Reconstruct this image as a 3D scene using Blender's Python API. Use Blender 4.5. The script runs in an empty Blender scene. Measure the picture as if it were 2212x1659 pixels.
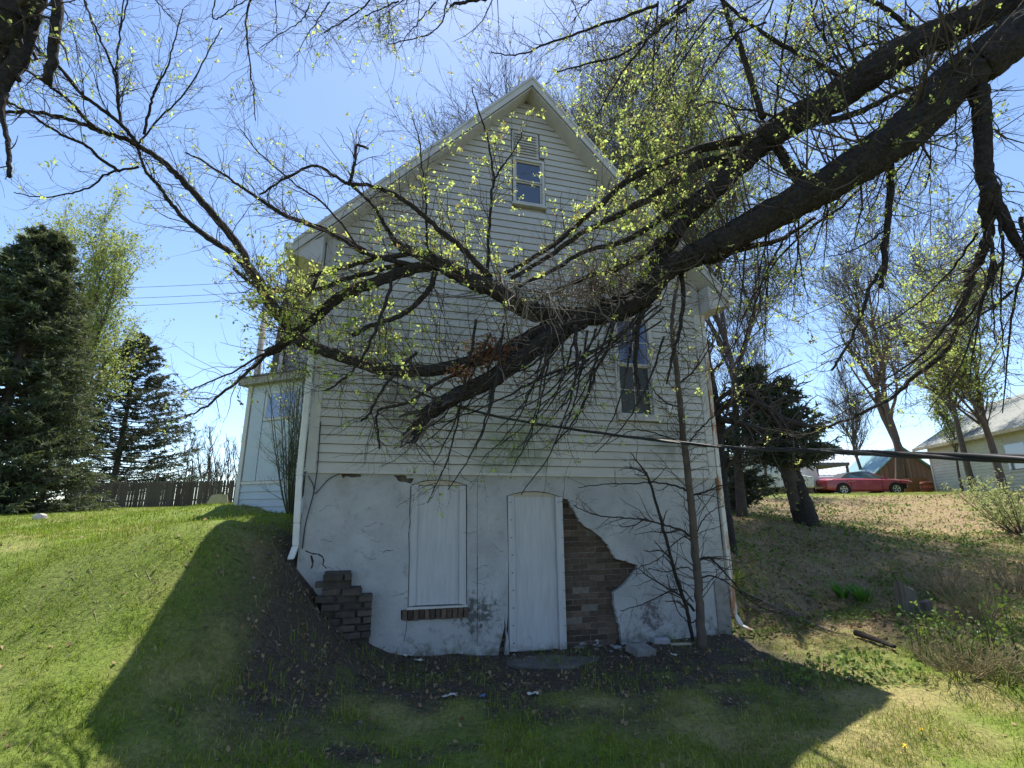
import bpy, bmesh, math, random
import numpy as np
from mathutils import Vector, Matrix
from mathutils.geometry import delaunay_2d_cdt

random.seed(7)
R = np.random.default_rng(11)
SC = bpy.context.scene
COL = SC.collection

# ------------------------------------------------------------------ camera
EYE = 1.6                                   # eye height above the yard
FPX = 1080.0                                # focal length on a 2212 px wide frame
TILT = math.radians(14.39)
ROLL = math.radians(-0.297)
cam_d = bpy.data.cameras.new('camera')
cam = bpy.data.objects.new('camera', cam_d)
COL.objects.link(cam)
cam_d.sensor_width = 36.0
cam_d.lens = 36.0 * FPX / 2212.0
cam_d.clip_end = 3000
cam_d.clip_start = 0.05
cam.matrix_world = Matrix.Translation((0, 0, EYE)) @ Matrix.Rotation(math.pi / 2 + TILT, 4, 'X') @ Matrix.Rotation(ROLL, 4, 'Z')
SC.camera = cam

# ------------------------------------------------------------------ sky, sun, exposure
SUN_EL, SUN_AZ = math.radians(67), math.radians(-0.5)
w = bpy.data.worlds.new('World')
SC.world = w
w.use_nodes = True
nt = w.node_tree
bg = nt.nodes['Background']
sky = nt.nodes.new('ShaderNodeTexSky')
sky.sky_type = 'NISHITA'
sky.sun_disc = False
sky.sun_elevation = SUN_EL
sky.sun_rotation = SUN_AZ
sky.altitude = 900
sky.air_density = 1.0
sky.dust_density = 0.55
sky.ozone_density = 3.2
nt.links.new(sky.outputs[0], bg.inputs[0])
bg.inputs[1].default_value = 0.125
sun_d = bpy.data.lights.new('sun', 'SUN')
sun_d.energy = 5.0
sun_d.angle = math.radians(0.53)
sun_d.color = (1.0, 0.95, 0.86)
sun = bpy.data.objects.new('sun', sun_d)
COL.objects.link(sun)
sun.location = (0, 20, 40)
sd = Vector((math.sin(SUN_AZ) * math.cos(SUN_EL), math.cos(SUN_AZ) * math.cos(SUN_EL), math.sin(SUN_EL)))
sun.rotation_euler = (-sd).to_track_quat('-Z', 'Y').to_euler()
SC.view_settings.view_transform = 'Standard'
SC.view_settings.look = 'None'
SC.view_settings.exposure = 1.03
SC.view_settings.gamma = 1.0
SC.render.engine = 'CYCLES'
SC.cycles.max_bounces = 8
SC.cycles.transparent_max_bounces = 12

# ------------------------------------------------------------------ helpers
def ray(px, py):
    x = px - 1106.0; y = 829.5 - py
    a = (x * math.cos(ROLL) - y * math.sin(ROLL)) / FPX
    b = (x * math.sin(ROLL) + y * math.cos(ROLL)) / FPX
    return np.array([a, math.cos(TILT) - b * math.sin(TILT), math.sin(TILT) + b * math.cos(TILT)])

def P(px, py, y):
    """measured direction -> the place it has at y metres in front of the camera"""
    d = ray(px, py)
    p = d * (y / d[1])
    p[2] += EYE
    return p

PH = math.radians(15.427)
FN = np.array([-math.sin(PH), math.cos(PH), 0.0])     # into the house
FE = np.array([math.cos(PH), math.sin(PH), 0.0])      # along the front wall
F0 = np.array([0, 6.2, EYE])

def FU(px, py, out=0.0):
    d = ray(px, py)
    t = ((np.array([0, 6.2, 0.0]) - FN * out) @ FN) / (d @ FN)
    p = d * t
    return float(p @ FE - np.array([0, 6.2, 0.0]) @ FE), float(p[2])

def H(u, z, out=0.0):
    p = F0 + FE * u - FN * out
    p = p.copy(); p[2] = EYE + z
    return p

WORLD = {}
def link(name, me=None):
    o = bpy.data.objects.new(name, me)
    COL.objects.link(o)
    return o

def wpos(o):
    return WORLD.get(o.name, np.zeros(3)) if o is not None else np.zeros(3)

def tag(o, label=None, cat=None, group=None, kind=None):
    if label: o['label'] = label
    if cat: o['category'] = cat
    if group: o['group'] = group
    if kind: o['kind'] = kind
    return o

def thing(name, loc, label, cat, group=None):
    o = link(name)
    o.location = loc
    o.empty_display_size = 0.2
    WORLD[o.name] = np.array(loc, float)
    return tag(o, label, cat, group)

def mesh_np(name, V, Fc, cols=None, smooth=False):
    """V (n,3), Fc (m,3) or (m,4) or list of such arrays"""
    me = bpy.data.meshes.new(name)
    if not isinstance(Fc, list): Fc = [Fc]
    Fc = [f for f in Fc if len(f)]
    V = np.asarray(V, np.float32)
    me.vertices.add(len(V))
    me.vertices.foreach_set('co', V.ravel())
    nl = sum(f.size for f in Fc); npoly = sum(len(f) for f in Fc)
    me.loops.add(nl)
    me.loops.foreach_set('vertex_index', np.concatenate([np.asarray(f, np.int32).ravel() for f in Fc]))
    me.polygons.add(npoly)
    sizes = np.concatenate([np.full(len(f), f.shape[1], np.int32) for f in Fc])
    st = np.concatenate([[0], np.cumsum(sizes)[:-1]]).astype(np.int32)
    me.polygons.foreach_set('loop_start', st)
    if smooth:
        me.polygons.foreach_set('use_smooth', np.ones(npoly, bool))
    if cols is not None:
        at = me.attributes.new('Col', 'FLOAT_COLOR', 'POINT')
        c = np.ones((len(V), 4), np.float32); c[:, :3] = cols
        at.data.foreach_set('color', c.ravel())
    me.update(calc_edges=True)
    me.validate()
    return me

class MB:
    def __init__(s): s.V = []; s.F = []; s.n = 0
    def add(s, V, F):
        V = [tuple(v) for v in V]
        s.F += [tuple(i + s.n for i in f) for f in F]
        s.V += V; s.n += len(V); return s
    def hexa(s, p):
        return s.add(p, [(0, 3, 2, 1), (4, 5, 6, 7), (0, 1, 5, 4), (1, 2, 6, 5), (2, 3, 7, 6), (3, 0, 4, 7)])
    def box(s, o, ex, ey, ez, x0, x1, y0, y1, z0, z1):
        o, ex, ey, ez = map(np.asarray, (o, ex, ey, ez))
        return s.hexa([o + ex * x + ey * y + ez * z for z in (z0, z1) for x, y in ((x0, y0), (x1, y0), (x1, y1), (x0, y1))])
    def wbox(s, x0, x1, y0, y1, z0, z1):
        return s.box((0, 0, 0), (1, 0, 0), (0, 1, 0), (0, 0, 1), x0, x1, y0, y1, z0, z1)
    def hbox(s, u0, u1, z0, z1, o0, o1):
        """box on the house front: u along wall, z relative to eye, o = out from wall"""
        return s.hexa([H(u, z0, o) for u, o in ((u0, o1), (u1, o1), (u1, o0), (u0, o0))] + [H(u, z1, o) for u, o in ((u0, o1), (u1, o1), (u1, o0), (u0, o0))])
    def prism(s, pts, d):
        """polygon pts (3d) extruded by vector d"""
        n = len(pts); pts = [np.asarray(p) for p in pts]; d = np.asarray(d)
        V = pts + [p + d for p in pts]
        F = [tuple(range(n))[::-1], tuple(range(n, 2 * n))] + [(i, (i + 1) % n, n + (i + 1) % n, n + i) for i in range(n)]
        return s.add(V, F)
    def tube(s, pts, rad, sides=8):
        V, F = tube_np([np.asarray(pts, float)], [np.broadcast_to(np.asarray(rad, float), (len(pts),))], sides)
        return s.add(V, [tuple(f) for f in F])
    def build(s, name, mat, parent=None, smooth=False, bevel=0, kind=None):
        me = bpy.data.meshes.new(name)
        off = wpos(parent)
        me.from_pydata([tuple(np.asarray(v) - off) for v in s.V], [], s.F)
        bm = bmesh.new(); bm.from_mesh(me)
        bmesh.ops.recalc_face_normals(bm, faces=bm.faces)
        if bevel: bmesh.ops.bevel(bm, geom=list(bm.edges), offset=bevel, segments=1, affect='EDGES', clamp_overlap=True)
        if smooth:
            for f in bm.faces: f.smooth = True
        bm.to_mesh(me); bm.free()
        return finish(name, me, mat, parent, kind)

def finish(name, me, mat, parent=None, kind=None):
    me.materials.append(mat)
    o = link(name, me)
    if parent is not None:
        o.parent = parent
        WORLD[o.name] = wpos(parent)
    if kind: o['kind'] = kind
    return o

def np_obj(name, V, F, mat, parent=None, cols=None, smooth=False, kind=None):
    return finish(name, mesh_np(name, np.asarray(V) - wpos(parent), F, cols, smooth), mat, parent, kind)

def inst(name, me, loc, rot, parent=None, scale=(1, 1, 1)):
    o = link(name, me)
    o.location = np.asarray(loc) - wpos(parent)
    o.rotation_euler = rot; o.scale = scale
    if parent is not None: o.parent = parent
    WORLD[o.name] = np.asarray(loc, float)
    return o

# tubes ------------------------------------------------------------
def tube_np(paths, rads, sides=6, ridge=0.0, seed=0):
    """paths: list of (K,3) arrays -> V, F (quads)"""
    VV = []; FF = []; n0 = 0
    for k, (p, r) in enumerate(zip(paths, rads)):
        p = np.asarray(p, float); K = len(p)
        t = np.gradient(p, axis=0); t /= np.linalg.norm(t, axis=1)[:, None] + 1e-9
        ref = np.array([0, 0, 1.0]) if abs(t[:, 2]).mean() < 0.85 else np.array([1.0, 0.2, 0])
        u = np.cross(t, ref); u /= np.linalg.norm(u, axis=1)[:, None] + 1e-9
        v = np.cross(t, u)
        an = np.linspace(0, 2 * math.pi, sides, endpoint=False)
        rr = np.asarray(r, float)[:, None] * np.ones((1, sides))
        if ridge:
            g = np.random.default_rng(seed + k)
            base = g.normal(size=sides) * ridge
            rr = rr * (1 + base[None, :] + g.normal(size=(K, sides)) * ridge * 0.7 + np.cumsum(g.normal(size=(K, sides)), axis=0) * ridge * 0.12)
        ring = p[:, None, :] + rr[..., None] * (np.cos(an)[None, :, None] * u[:, None, :] + np.sin(an)[None, :, None] * v[:, None, :])
        VV.append(ring.reshape(-1, 3))
        i = np.arange(K - 1)[:, None] * sides + np.arange(sides)[None, :]
        j = np.arange(K - 1)[:, None] * sides + (np.arange(sides)[None, :] + 1) % sides
        q = np.stack([i, j, j + sides, i + sides], -1).reshape(-1, 4) + n0
        FF.append(q)
        VV.append(p[[0, -1]])
        c0 = n0 + K * sides
        a = np.arange(sides); b = (a + 1) % sides
        cap = np.stack([np.full(sides, c0), b + n0, a + n0, np.full(sides, c0)], -1)
        cap2 = np.stack([np.full(sides, c0 + 1), a + n0 + (K - 1) * sides, b + n0 + (K - 1) * sides, np.full(sides, c0 + 1)], -1)
        n0 += K * sides + 2
        FF.append(np.stack([cap[:, 0], cap[:, 1], cap[:, 2]], -1)); FF.append(np.stack([cap2[:, 0], cap2[:, 1], cap2[:, 2]], -1))
    V = np.concatenate(VV)
    quads = np.concatenate([f for f in FF if f.shape[1] == 4]); tris = np.concatenate([f for f in FF if f.shape[1] == 3])
    class L(list): pass
    out = L([quads, tris])
    if len(paths) == 1:
        return V, [tuple(q) for q in quads] + [tuple(q) for q in tris]
    return V, out

def tubes_multi(paths, rads, sides, ridge=0.0, seed=0):
    if len(paths) == 1:
        paths = list(paths) + [np.array([paths[0][-1], paths[0][-1] + 1e-4, paths[0][-1] + 2e-4])]
        rads = list(rads) + [np.full(3, 1e-5)]
    return tube_np(paths, rads, sides, ridge, seed)

def batch_tubes(T, Rd, sides=3):
    """T (N,K,3), Rd (N,K): many twigs at once"""
    N, K, _ = T.shape
    t = np.gradient(T, axis=1); t /= np.linalg.norm(t, axis=2, keepdims=True) + 1e-9
    ref = np.where(np.abs(t[:, :1, 2:3]) > 0.85, np.array([1.0, 0.1, 0]), np.array([0, 0, 1.0]))
    u = np.cross(t, np.broadcast_to(ref, t.shape)); u /= np.linalg.norm(u, axis=2, keepdims=True) + 1e-9
    v = np.cross(t, u)
    an = np.linspace(0, 2 * math.pi, sides, endpoint=False)
    ring = T[:, :, None, :] + Rd[:, :, None, None] * (np.cos(an)[None, None, :, None] * u[:, :, None, :] + np.sin(an)[None, None, :, None] * v[:, :, None, :])
    V = ring.reshape(-1, 3)
    base = (np.arange(N) * K * sides)[:, None, None]
    i = np.arange(K - 1)[None, :, None] * sides + np.arange(sides)[None, None, :]
    j = np.arange(K - 1)[None, :, None] * sides + ((np.arange(sides) + 1) % sides)[None, None, :]
    q = np.stack([base + i, base + j, base + j + sides, base + i + sides], -1).reshape(-1, 4)
    return V, q

def join_np(parts):
    VV = []; Q = []; T = []; n = 0
    for V, F in parts:
        for f in (F if isinstance(F, list) else [F]):
            if len(f) == 0: continue
            f = np.asarray(f)
            (Q if f.shape[1] == 4 else T).append(f + n)
        VV.append(V); n += len(V)
    out = []
    if Q: out.append(np.concatenate(Q))
    if T: out.append(np.concatenate(T))
    return np.concatenate(VV), out

def resample(p, n):
    """Catmull-Rom through the points, n samples"""
    p = np.asarray(p, float)
    q = np.vstack([2 * p[0] - p[1], p, 2 * p[-1] - p[-2]])
    s = np.linspace(0, len(p) - 1 - 1e-6, n); i = s.astype(int); t = (s - i)[:, None]
    a, b, c, d = q[i], q[i + 1], q[i + 2], q[i + 3]
    return 0.5 * ((2 * b) + (-a + c) * t + (2 * a - 5 * b + 4 * c - d) * t ** 2 + (-a + 3 * b - 3 * c + d) * t ** 3)

def unit(v): return v / (np.linalg.norm(v, axis=-1, keepdims=True) + 1e-9)

def sprout(T, Rd, n, L, K=5, spread=0.9, up=0.0, wob=0.25, rs=0.5, rmin=0.002, t0=0.2, t1=1.0, g=None, side=None, curl=0.0, rmax=9.0):
    """n children from parents T (N,M,3): returns (n,K,3),(n,K)"""
    g = g or R
    N, M, _ = T.shape
    seg = np.linalg.norm(np.diff(T, axis=1), axis=2).sum(1)
    pi = g.choice(N, n, p=seg / seg.sum())
    s = g.uniform(t0, t1, n) * (M - 1) * 0.9999
    i = s.astype(int); f = (s - i)[:, None]
    p = T[pi, i] * (1 - f) + T[pi, i + 1] * f
    r = Rd[pi, i] * (1 - f[:, 0]) + Rd[pi, i + 1] * f[:, 0]
    tan = unit(T[pi, i + 1] - T[pi, i])
    rnd = unit(g.normal(size=(n, 3)))
    perp = unit(rnd - (rnd * tan).sum(1, keepdims=True) * tan)
    a = spread * g.uniform(0.6, 1.25, n)[:, None]
    d = unit(tan * np.cos(a) + perp * np.sin(a) + np.array([0, 0, up]) + (0 if side is None else np.asarray(side)))
    ln = g.uniform(L[0], L[1], n) * (1.15 - 0.5 * s / (M - 1))
    st = (ln / (K - 1))[:, None]
    out = np.zeros((n, K, 3)); out[:, 0] = p
    cr = unit(g.normal(size=(n, 3))) * curl
    for k in range(1, K):
        d = unit(d + g.normal(size=(n, 3)) * wob + np.array([0, 0, up * 0.35]) + cr)
        out[:, k] = out[:, k - 1] + d * st
    r0 = np.clip(r * rs, rmin, rmax * g.uniform(.5, 1, n))
    rr = r0[:, None] * np.linspace(1, 0.35, K)[None, :]
    return out, np.maximum(rr, rmin * 0.6)

def leaf_quads(pos, size, g=None, aspect=0.55, up=0.3, fold=True, dirv=None):
    """pos (n,3) -> 2-quad leaves (pointed), V,F"""
    g = g or R
    n = len(pos)
    a = unit(g.normal(size=(n, 3)) + (0 if dirv is None else dirv))
    nn = unit(g.normal(size=(n, 3)) + np.array([0, 0, up]))
    b = unit(np.cross(nn, a))
    nn = np.cross(a, b)
    s = (size * g.uniform(0.6, 1.3, n))[:, None]
    wv = s * aspect * 0.5
    c = pos
    v = np.stack([c, c + a * s * 0.45 + b * wv + nn * s * 0.08, c + a * s, c + a * s * 0.45 - b * wv + nn * s * 0.08], 1)
    V = v.reshape(-1, 3)
    i = (np.arange(n) * 4)[:, None]
    Fq = np.concatenate([i + np.array([[0, 1, 2]]), i + np.array([[0, 2, 3]])])
    return V, Fq

# materials ---------------------------------------------------------
def nd(nt, t, **k):
    n = nt.nodes.new(t)
    for a, b in k.items(): setattr(n, a, b)
    return n

def mat(name, c1, c2=None, scale=8.0, rough=0.85, bump=0.0, bscale=40.0, detail=6.0, stretch=(1, 1, 1), rand=0.0, metal=0.0, spec=0.3, coat=0.0, sharp=(0.35, 0.65), c3=None, s3=2.0, m3=(0.5, 0.7), attr=False, transl=0.0, tcol=None, bdist=0.01, world=True):
    m = bpy.data.materials.new(name); m.use_nodes = True
    nt = m.node_tree; L = nt.links.new
    b = nt.nodes['Principled BSDF']
    b.inputs['Roughness'].default_value = rough
    b.inputs['Metallic'].default_value = metal
    b.inputs['Specular IOR Level'].default_value = spec
    b.inputs['Coat Weight'].default_value = coat
    b.inputs['Base Color'].default_value = (*c1, 1)
    col = None
    mp = None
    if c2 is not None or bump:
        src = nd(nt, 'ShaderNodeNewGeometry').outputs['Position'] if world else nd(nt, 'ShaderNodeTexCoord').outputs['Object']
        mp = nd(nt, 'ShaderNodeMapping'); mp.inputs['Scale'].default_value = stretch
        L(src, mp.inputs['Vector'])
    if c2 is not None:
        nz = nd(nt, 'ShaderNodeTexNoise'); nz.inputs['Scale'].default_value = scale; nz.inputs['Detail'].default_value = detail
        nz.inputs['Roughness'].default_value = 0.62
        L(mp.outputs[0], nz.inputs['Vector'])
        rp = nd(nt, 'ShaderNodeMapRange'); rp.inputs[1].default_value = sharp[0]; rp.inputs[2].default_value = sharp[1]
        L(nz.outputs[0], rp.inputs[0])
        mx = nd(nt, 'ShaderNodeMix', data_type='RGBA'); mx.inputs[6].default_value = (*c1, 1); mx.inputs[7].default_value = (*c2, 1)
        L(rp.outputs[0], mx.inputs[0]); col = mx.outputs[2]
    if c3 is not None:
        n3 = nd(nt, 'ShaderNodeTexNoise'); n3.inputs['Scale'].default_value = s3; n3.inputs['Detail'].default_value = 8
        n3.inputs['Roughness'].default_value = 0.7
        L(mp.outputs[0], n3.inputs['Vector'])
        r3 = nd(nt, 'ShaderNodeMapRange'); r3.inputs[1].default_value = m3[0]; r3.inputs[2].default_value = m3[1]
        L(n3.outputs[0], r3.inputs[0])
        mx = nd(nt, 'ShaderNodeMix', data_type='RGBA'); L(r3.outputs[0], mx.inputs[0]); L(col, mx.inputs[6]); mx.inputs[7].default_value = (*c3, 1)
        col = mx.outputs[2]
    if attr:
        at = nd(nt, 'ShaderNodeAttribute', attribute_name='Col')
        if col is not None:
            mx = nd(nt, 'ShaderNodeMix', data_type='RGBA', blend_type='MULTIPLY'); mx.inputs[0].default_value = 1.0
            L(col, mx.inputs[6]); L(at.outputs['Color'], mx.inputs[7]); col = mx.outputs[2]
        else: col = at.outputs['Color']
    if rand:
        oi = nd(nt, 'ShaderNodeObjectInfo')
        rp = nd(nt, 'ShaderNodeMapRange'); rp.inputs[3].default_value = 1 - rand; rp.inputs[4].default_value = 1 + rand
        L(oi.outputs['Random'], rp.inputs[0])
        mx = nd(nt, 'ShaderNodeMix', data_type='RGBA', blend_type='MULTIPLY'); mx.inputs[0].default_value = 1.0
        if col is not None: L(col, mx.inputs[6])
        else: mx.inputs[6].default_value = (*c1, 1)
        L(rp.outputs[0], mx.inputs[7]); col = mx.outputs[2]
    if col is not None: L(col, b.inputs['Base Color'])
    if bump:
        nb = nd(nt, 'ShaderNodeTexNoise'); nb.inputs['Scale'].default_value = bscale; nb.inputs['Detail'].default_value = 8; nb.inputs['Roughness'].default_value = 0.65
        L(mp.outputs[0], nb.inputs['Vector'])
        bp = nd(nt, 'ShaderNodeBump'); bp.inputs['Strength'].default_value = bump; bp.inputs['Distance'].default_value = bdist
        L(nb.outputs[0], bp.inputs['Height']); L(bp.outputs[0], b.inputs['Normal'])
    if transl:
        tr = nd(nt, 'ShaderNodeBsdfTranslucent')
        if tcol is not None: tr.inputs[0].default_value = (*tcol, 1)
        if attr and tcol is None: L(col, tr.inputs[0])
        ms = nd(nt, 'ShaderNodeMixShader'); ms.inputs[0].default_value = transl
        L(b.outputs[0], ms.inputs[1]); L(tr.outputs[0], ms.inputs[2])
        L(ms.outputs[0], nt.nodes['Material Output'].inputs['Surface'])
    return m

def glass_mat(name, col, rough=0.05):
    m = bpy.data.materials.new(name); m.use_nodes = True
    b = m.node_tree.nodes['Principled BSDF']
    b.inputs['Base Color'].default_value = (*col, 1); b.inputs['Roughness'].default_value = rough
    b.inputs['Specular IOR Level'].default_value = 1.0; b.inputs['IOR'].default_value = 1.8
    return m
# ------------------------------------------------------------------ ground
_perm = np.random.default_rng(5).random((256, 256))
def vnoise(x, y):
    x = np.asarray(x, float); y = np.asarray(y, float)
    xi = np.floor(x).astype(int); yi = np.floor(y).astype(int); fx = x - xi; fy = y - yi
    fx = fx * fx * (3 - 2 * fx); fy = fy * fy * (3 - 2 * fy)
    g = lambda a, b: _perm[a % 256, b % 256]
    return (g(xi, yi) * (1 - fx) + g(xi + 1, yi) * fx) * (1 - fy) + (g(xi, yi + 1) * (1 - fx) + g(xi + 1, yi + 1) * fx) * fy
def fbm(x, y, o=4):
    s = 0; a = 0.5; t = 0
    for k in range(o):
        s = s + a * vnoise(x * 2 ** k + 17 * k, y * 2 ** k + 31 * k); t += a; a *= 0.5
    return s / t

_c = [
      (300, 1140, 8), (300, 1110, 14), (90, 1110, 17), (300, 1096, 27), (517, 1096, 9.4), (90, 1099, 27), (420, 1098, 20),
      (1590, 1370, 7.1), (1565, 1190, 8.3), (1740, 1140, 11), (1700, 1300, 8), (1750, 1220, 9.5), (1960, 1325, 6.8), (2212, 1300, 7),
      (2212, 1180, 10), (2212, 1085, 15), (1900, 1074, 20), (1800, 1070, 22), (1620, 1072, 22), (1900, 1150, 13), (1905, 1530, 4.6), (2212, 1500, 4.8), (2212, 1640, 3.9)]
GC = [tuple(P(*c) - np.array([0, 0, EYE])) for c in _c]
GC += [(x_, y_, z_ - .04 * max(0, -x_ - 4)) for x_ in (-2.75, -4, -5.5, -7.5) for y_, z_ in ((2.4, -1.42), (3.3, -1.24), (4.1, -.88), (4.9, -.34), (6.2, -.2), (8, -.14))]
GC += [ (-2.35, 5.4, -.45), (-2.0, 4.9, -.98), (-2.0, 4.2, -1.25), (-2, 3.3, -1.42), (-1.5, 5.3, -1.36),
       (-1, 2, -1.56), (1, 2, -1.6), (3, 2, -1.62), (0, 0, -1.6), (3, 0, -1.65), (-3, 0, -1.5), (-1, 3.6, -1.52), (0, 4.2, -1.54), (1.2, 4.5, -1.56), (2.4, 4.8, -1.57), (-.6, 5.2, -1.5), (-6, 1, -1.3), (7, 1, -1.6),
       (8, 4, -1.5), (-9, 4, -1.0), (0, -6, -1.7), (-14, -6, -1.4), (14, -6, -1.7), (-30, 12, -.1), (30, 12, .2), (-40, 60, 1.1), (0, 60, 1.2), (40, 60, 1.4), (0, 120, 1.5), (-90, 120, 1.5), (90, 120, 1.5), (-30, 27, .3), (30, 28, 1.1), (0, 24, .6), (18, 26, .8)]
for u, o, z in ((-1.5, .08, -1.42), (-.9, .05, -1.5), (-.3, .05, -1.52), (.6, .05, -1.53), (1.6, .05, -1.53), (2.8, .05, -1.53), (-2.25, .08, -.75), (-2.5, -.2, -.35), (-2.5, -2, -.05), (-2.5, -5, .1), (2.95, -1.2, -1.1), (3.0, -3, -.6), (3, -6, -.1), (0, -3, -.5), (0, -8, .2)):
    p = H(u, z, o); GC.append((p[0], p[1], z))
GC = np.array(GC)
def _tps(r2): return 0.5 * r2 * np.log(r2 + 1e-9)
def _fit():
    n = len(GC); X = GC[:, :2]
    K = _tps(((X[:, None] - X[None]) ** 2).sum(-1)) + np.eye(n) * 0.02
    Pm = np.hstack([np.ones((n, 1)), X])
    A = np.block([[K, Pm], [Pm.T, np.zeros((3, 3))]])
    return np.linalg.solve(A, np.concatenate([GC[:, 2], np.zeros(3)]))
_w = _fit()
def gz(x, y, detail=True):
    """ground height (world z)"""
    x = np.atleast_1d(np.asarray(x, float)); y = np.atleast_1d(np.asarray(y, float))
    out = np.empty(len(x))
    for s in range(0, len(x), 20000):
        xx = np.stack([x[s:s + 20000], y[s:s + 20000]], 1)
        out[s:s + 20000] = _tps(((xx[:, None] - GC[None, :, :2]) ** 2).sum(-1)) @ _w[:len(GC)] + _w[-3] + xx @ _w[-2:]
    out = np.clip(out, -1.9, 1.8)
    if detail:
        near = np.clip(1.3 - np.hypot(x, y - 4) / 26, 0.1, 1)
        out += (fbm(x * 1.3, y * 1.3) - .5) * 0.12 * near + (fbm(x * 6, y * 6, 3) - .5) * 0.05 * near
    return out + EYE
def g1(x, y): return float(gz([x], [y])[0])

def sstep(a, b, x): t = np.clip((x - a) / (b - a), 0, 1); return t * t * (3 - 2 * t)
def masks(x, y):
    """bare: trodden soil in front of the wall; litter: dead leaves on the right bank; dry: straw-coloured lawn"""
    u = (x * FE[0] + (y - 6.2) * FE[1]); o = -(x * FN[0] + (y - 6.2) * FN[1])
    n1 = fbm(x * .9 + 3, y * .9, 4); n2 = fbm(x * 2.7 + 9, y * 2.7 + 4, 4)
    bare = sstep(-3.3, -2.2, u) * (1 - sstep(2.6, 3.6, u)) * sstep(-1.5, -.5, o) * (1 - sstep(.9, 2.3, o + (n2 - .5) * 3.0))
    bare = np.maximum(bare, sstep(-2.75, -2.4, u) * (1 - sstep(-2.0, -1.5, u)) * (1 - sstep(1.2, 2.6, o)))
    bare = np.clip(bare * 1.15 - (n1 - .5) * .5, 0, 1)
    right = sstep(2.6, 3.8, u - .15 * o) * sstep(5.4, 7.0, y) * (1 - sstep(19, 22, y))
    litter = np.clip(right * (1.25 - 1.9 * np.clip(n2 - .42, 0, 1) - 1.2 * np.clip(n1 - .5, 0, 1)), 0, 1)
    dry = np.clip((1 - sstep(3.5, 7.5, y - .3 * x)) * .30 + (n1 - .5) * 2.0 + (n2 - .5) * 1.6, 0, 1) * (1 - right)
    dry = np.maximum(dry, sstep(2.5, 4, x) * (1 - right) * np.clip(.22 + (n2 - .5) * 3, 0, 1))
    return bare, litter, dry

def grid_axis(knots):
    out = []
    for (a, b, s) in knots: out += list(np.arange(a, b, s))
    return np.array(out + [knots[-1][1]])
gx = grid_axis([(-160, -40, 8), (-40, -16, 1.2), (-16, -8, .35), (-8, 8, .075), (8, 18, .3), (18, 40, 1.2), (40, 160, 8)])
gy = grid_axis([(-12, 1.5, .7), (1.5, 7.5, .06), (7.5, 13, .13), (13, 30, .45), (30, 60, 2), (60, 400, 20)])
GX, GY = np.meshgrid(gx, gy)
GZ = gz(GX.ravel(), GY.ravel())
nx, ny = len(gx), len(gy)
ii = (np.arange(ny - 1)[:, None] * nx + np.arange(nx - 1)[None]).ravel()
b_, l_, d_ = masks(GX.ravel(), GY.ravel())
GREEN, DRY, SOIL, LIT = np.array([.17, .24, .035]), np.array([.33, .29, .12]), np.array([.074, .060, .045]), np.array([.25, .19, .105])
gc = GREEN * .75 + 0 * GX.ravel()[:, None]
gc = gc * (1 - d_[:, None]) + DRY * .8 * d_[:, None]
gc = gc * (1 - l_[:, None]) + LIT * l_[:, None]
gc = gc * (1 - b_[:, None]) + SOIL * b_[:, None]
m_ground = mat('soil and turf', (.62, .6, .58), (1.25, 1.2, 1.15), scale=26, rough=.95, bump=.9, bscale=45, attr=True, c3=(1.0, .95, .85), s3=7, bdist=.02)
gnd = np_obj('ground', np.stack([GX.ravel(), GY.ravel(), GZ], 1), np.stack([ii, ii + 1, ii + nx + 1, ii + nx], 1), m_ground, cols=gc, smooth=True)
tag(gnd, kind='structure')
rd = MB(); rd.wbox(-160, 160, -11.5, -2.6, EYE - 1.9, EYE - 1.50); tag(rd.build('road', mat('asphalt', (.05, .05, .052), (.065, .065, .066), scale=20, rough=.95, bump=.3)), kind='structure')  # unseen dark strip added behind the camera to cut light bounced onto the house

# ------------------------------------------------------------------ the house
m_stucco = mat('old white stucco', (.41, .42, .43), (.33, .338, .345), scale=3.5, rough=.92, bump=.55, bscale=28, c3=(.24, .24, .23), s3=9, m3=(.56, .72), bdist=.02)
m_siding = mat('cream vinyl siding', (.48, .465, .43), (.42, .41, .38), scale=2.2, stretch=(.6, .6, 2), rough=.55, spec=.35, bump=.08, bscale=90, c3=(.37, .38, .30), s3=1.6, m3=(.60, .76), rand=.035)
m_trim = mat('white painted trim', (.50, .49, .46), (.43, .42, .40), scale=5, rough=.6, bump=.12, bscale=60)
m_board = mat('white painted boarding', (.46, .47, .485), (.385, .395, .41), scale=6, stretch=(5, 5, .5), rough=.65, bump=.22, bscale=26, c3=(.33, .33, .32), s3=4, m3=(.66, .82))
m_brick = mat('brown brick', (.070, .050, .039), (.11, .08, .06), scale=22, rough=.95, bump=.5, bscale=55, rand=.45, c3=(.17, .15, .13), s3=12, m3=(.60, .76))
m_mortar = mat('lime mortar', (.19, .172, .15), (.12, .108, .092), scale=14, rough=1, bump=.6, bscale=50)
m_pier = mat('dirty pier brick', (.055, .046, .04), (.09, .075, .062), scale=16, rough=1, bump=.6, bscale=40, rand=.3)
m_shingle = mat('dark roof shingles', (.13, .115, .10), (.08, .075, .07), scale=25, rough=.95, bump=.3, bscale=60)
m_galv = mat('rust streaked downspout', (.62, .60, .55), (.36, .17, .08), scale=2.6, stretch=(4, 4, 1), sharp=(.50, .62), rough=.55)
m_white = mat('white downspout metal', (.68, .68, .65), (.58, .58, .55), scale=6, rough=.45)
m_conc = mat('grey concrete', (.26, .25, .24), (.18, .175, .165), scale=8, rough=.95, bump=.4, bscale=50)
m_glass = glass_mat('window glass', (.012, .016, .022), .04)
m_glassb = glass_mat('blue lit window glass', (.035, .065, .16), .12)  # sky reflection put into the blue base colour of the panes
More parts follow.
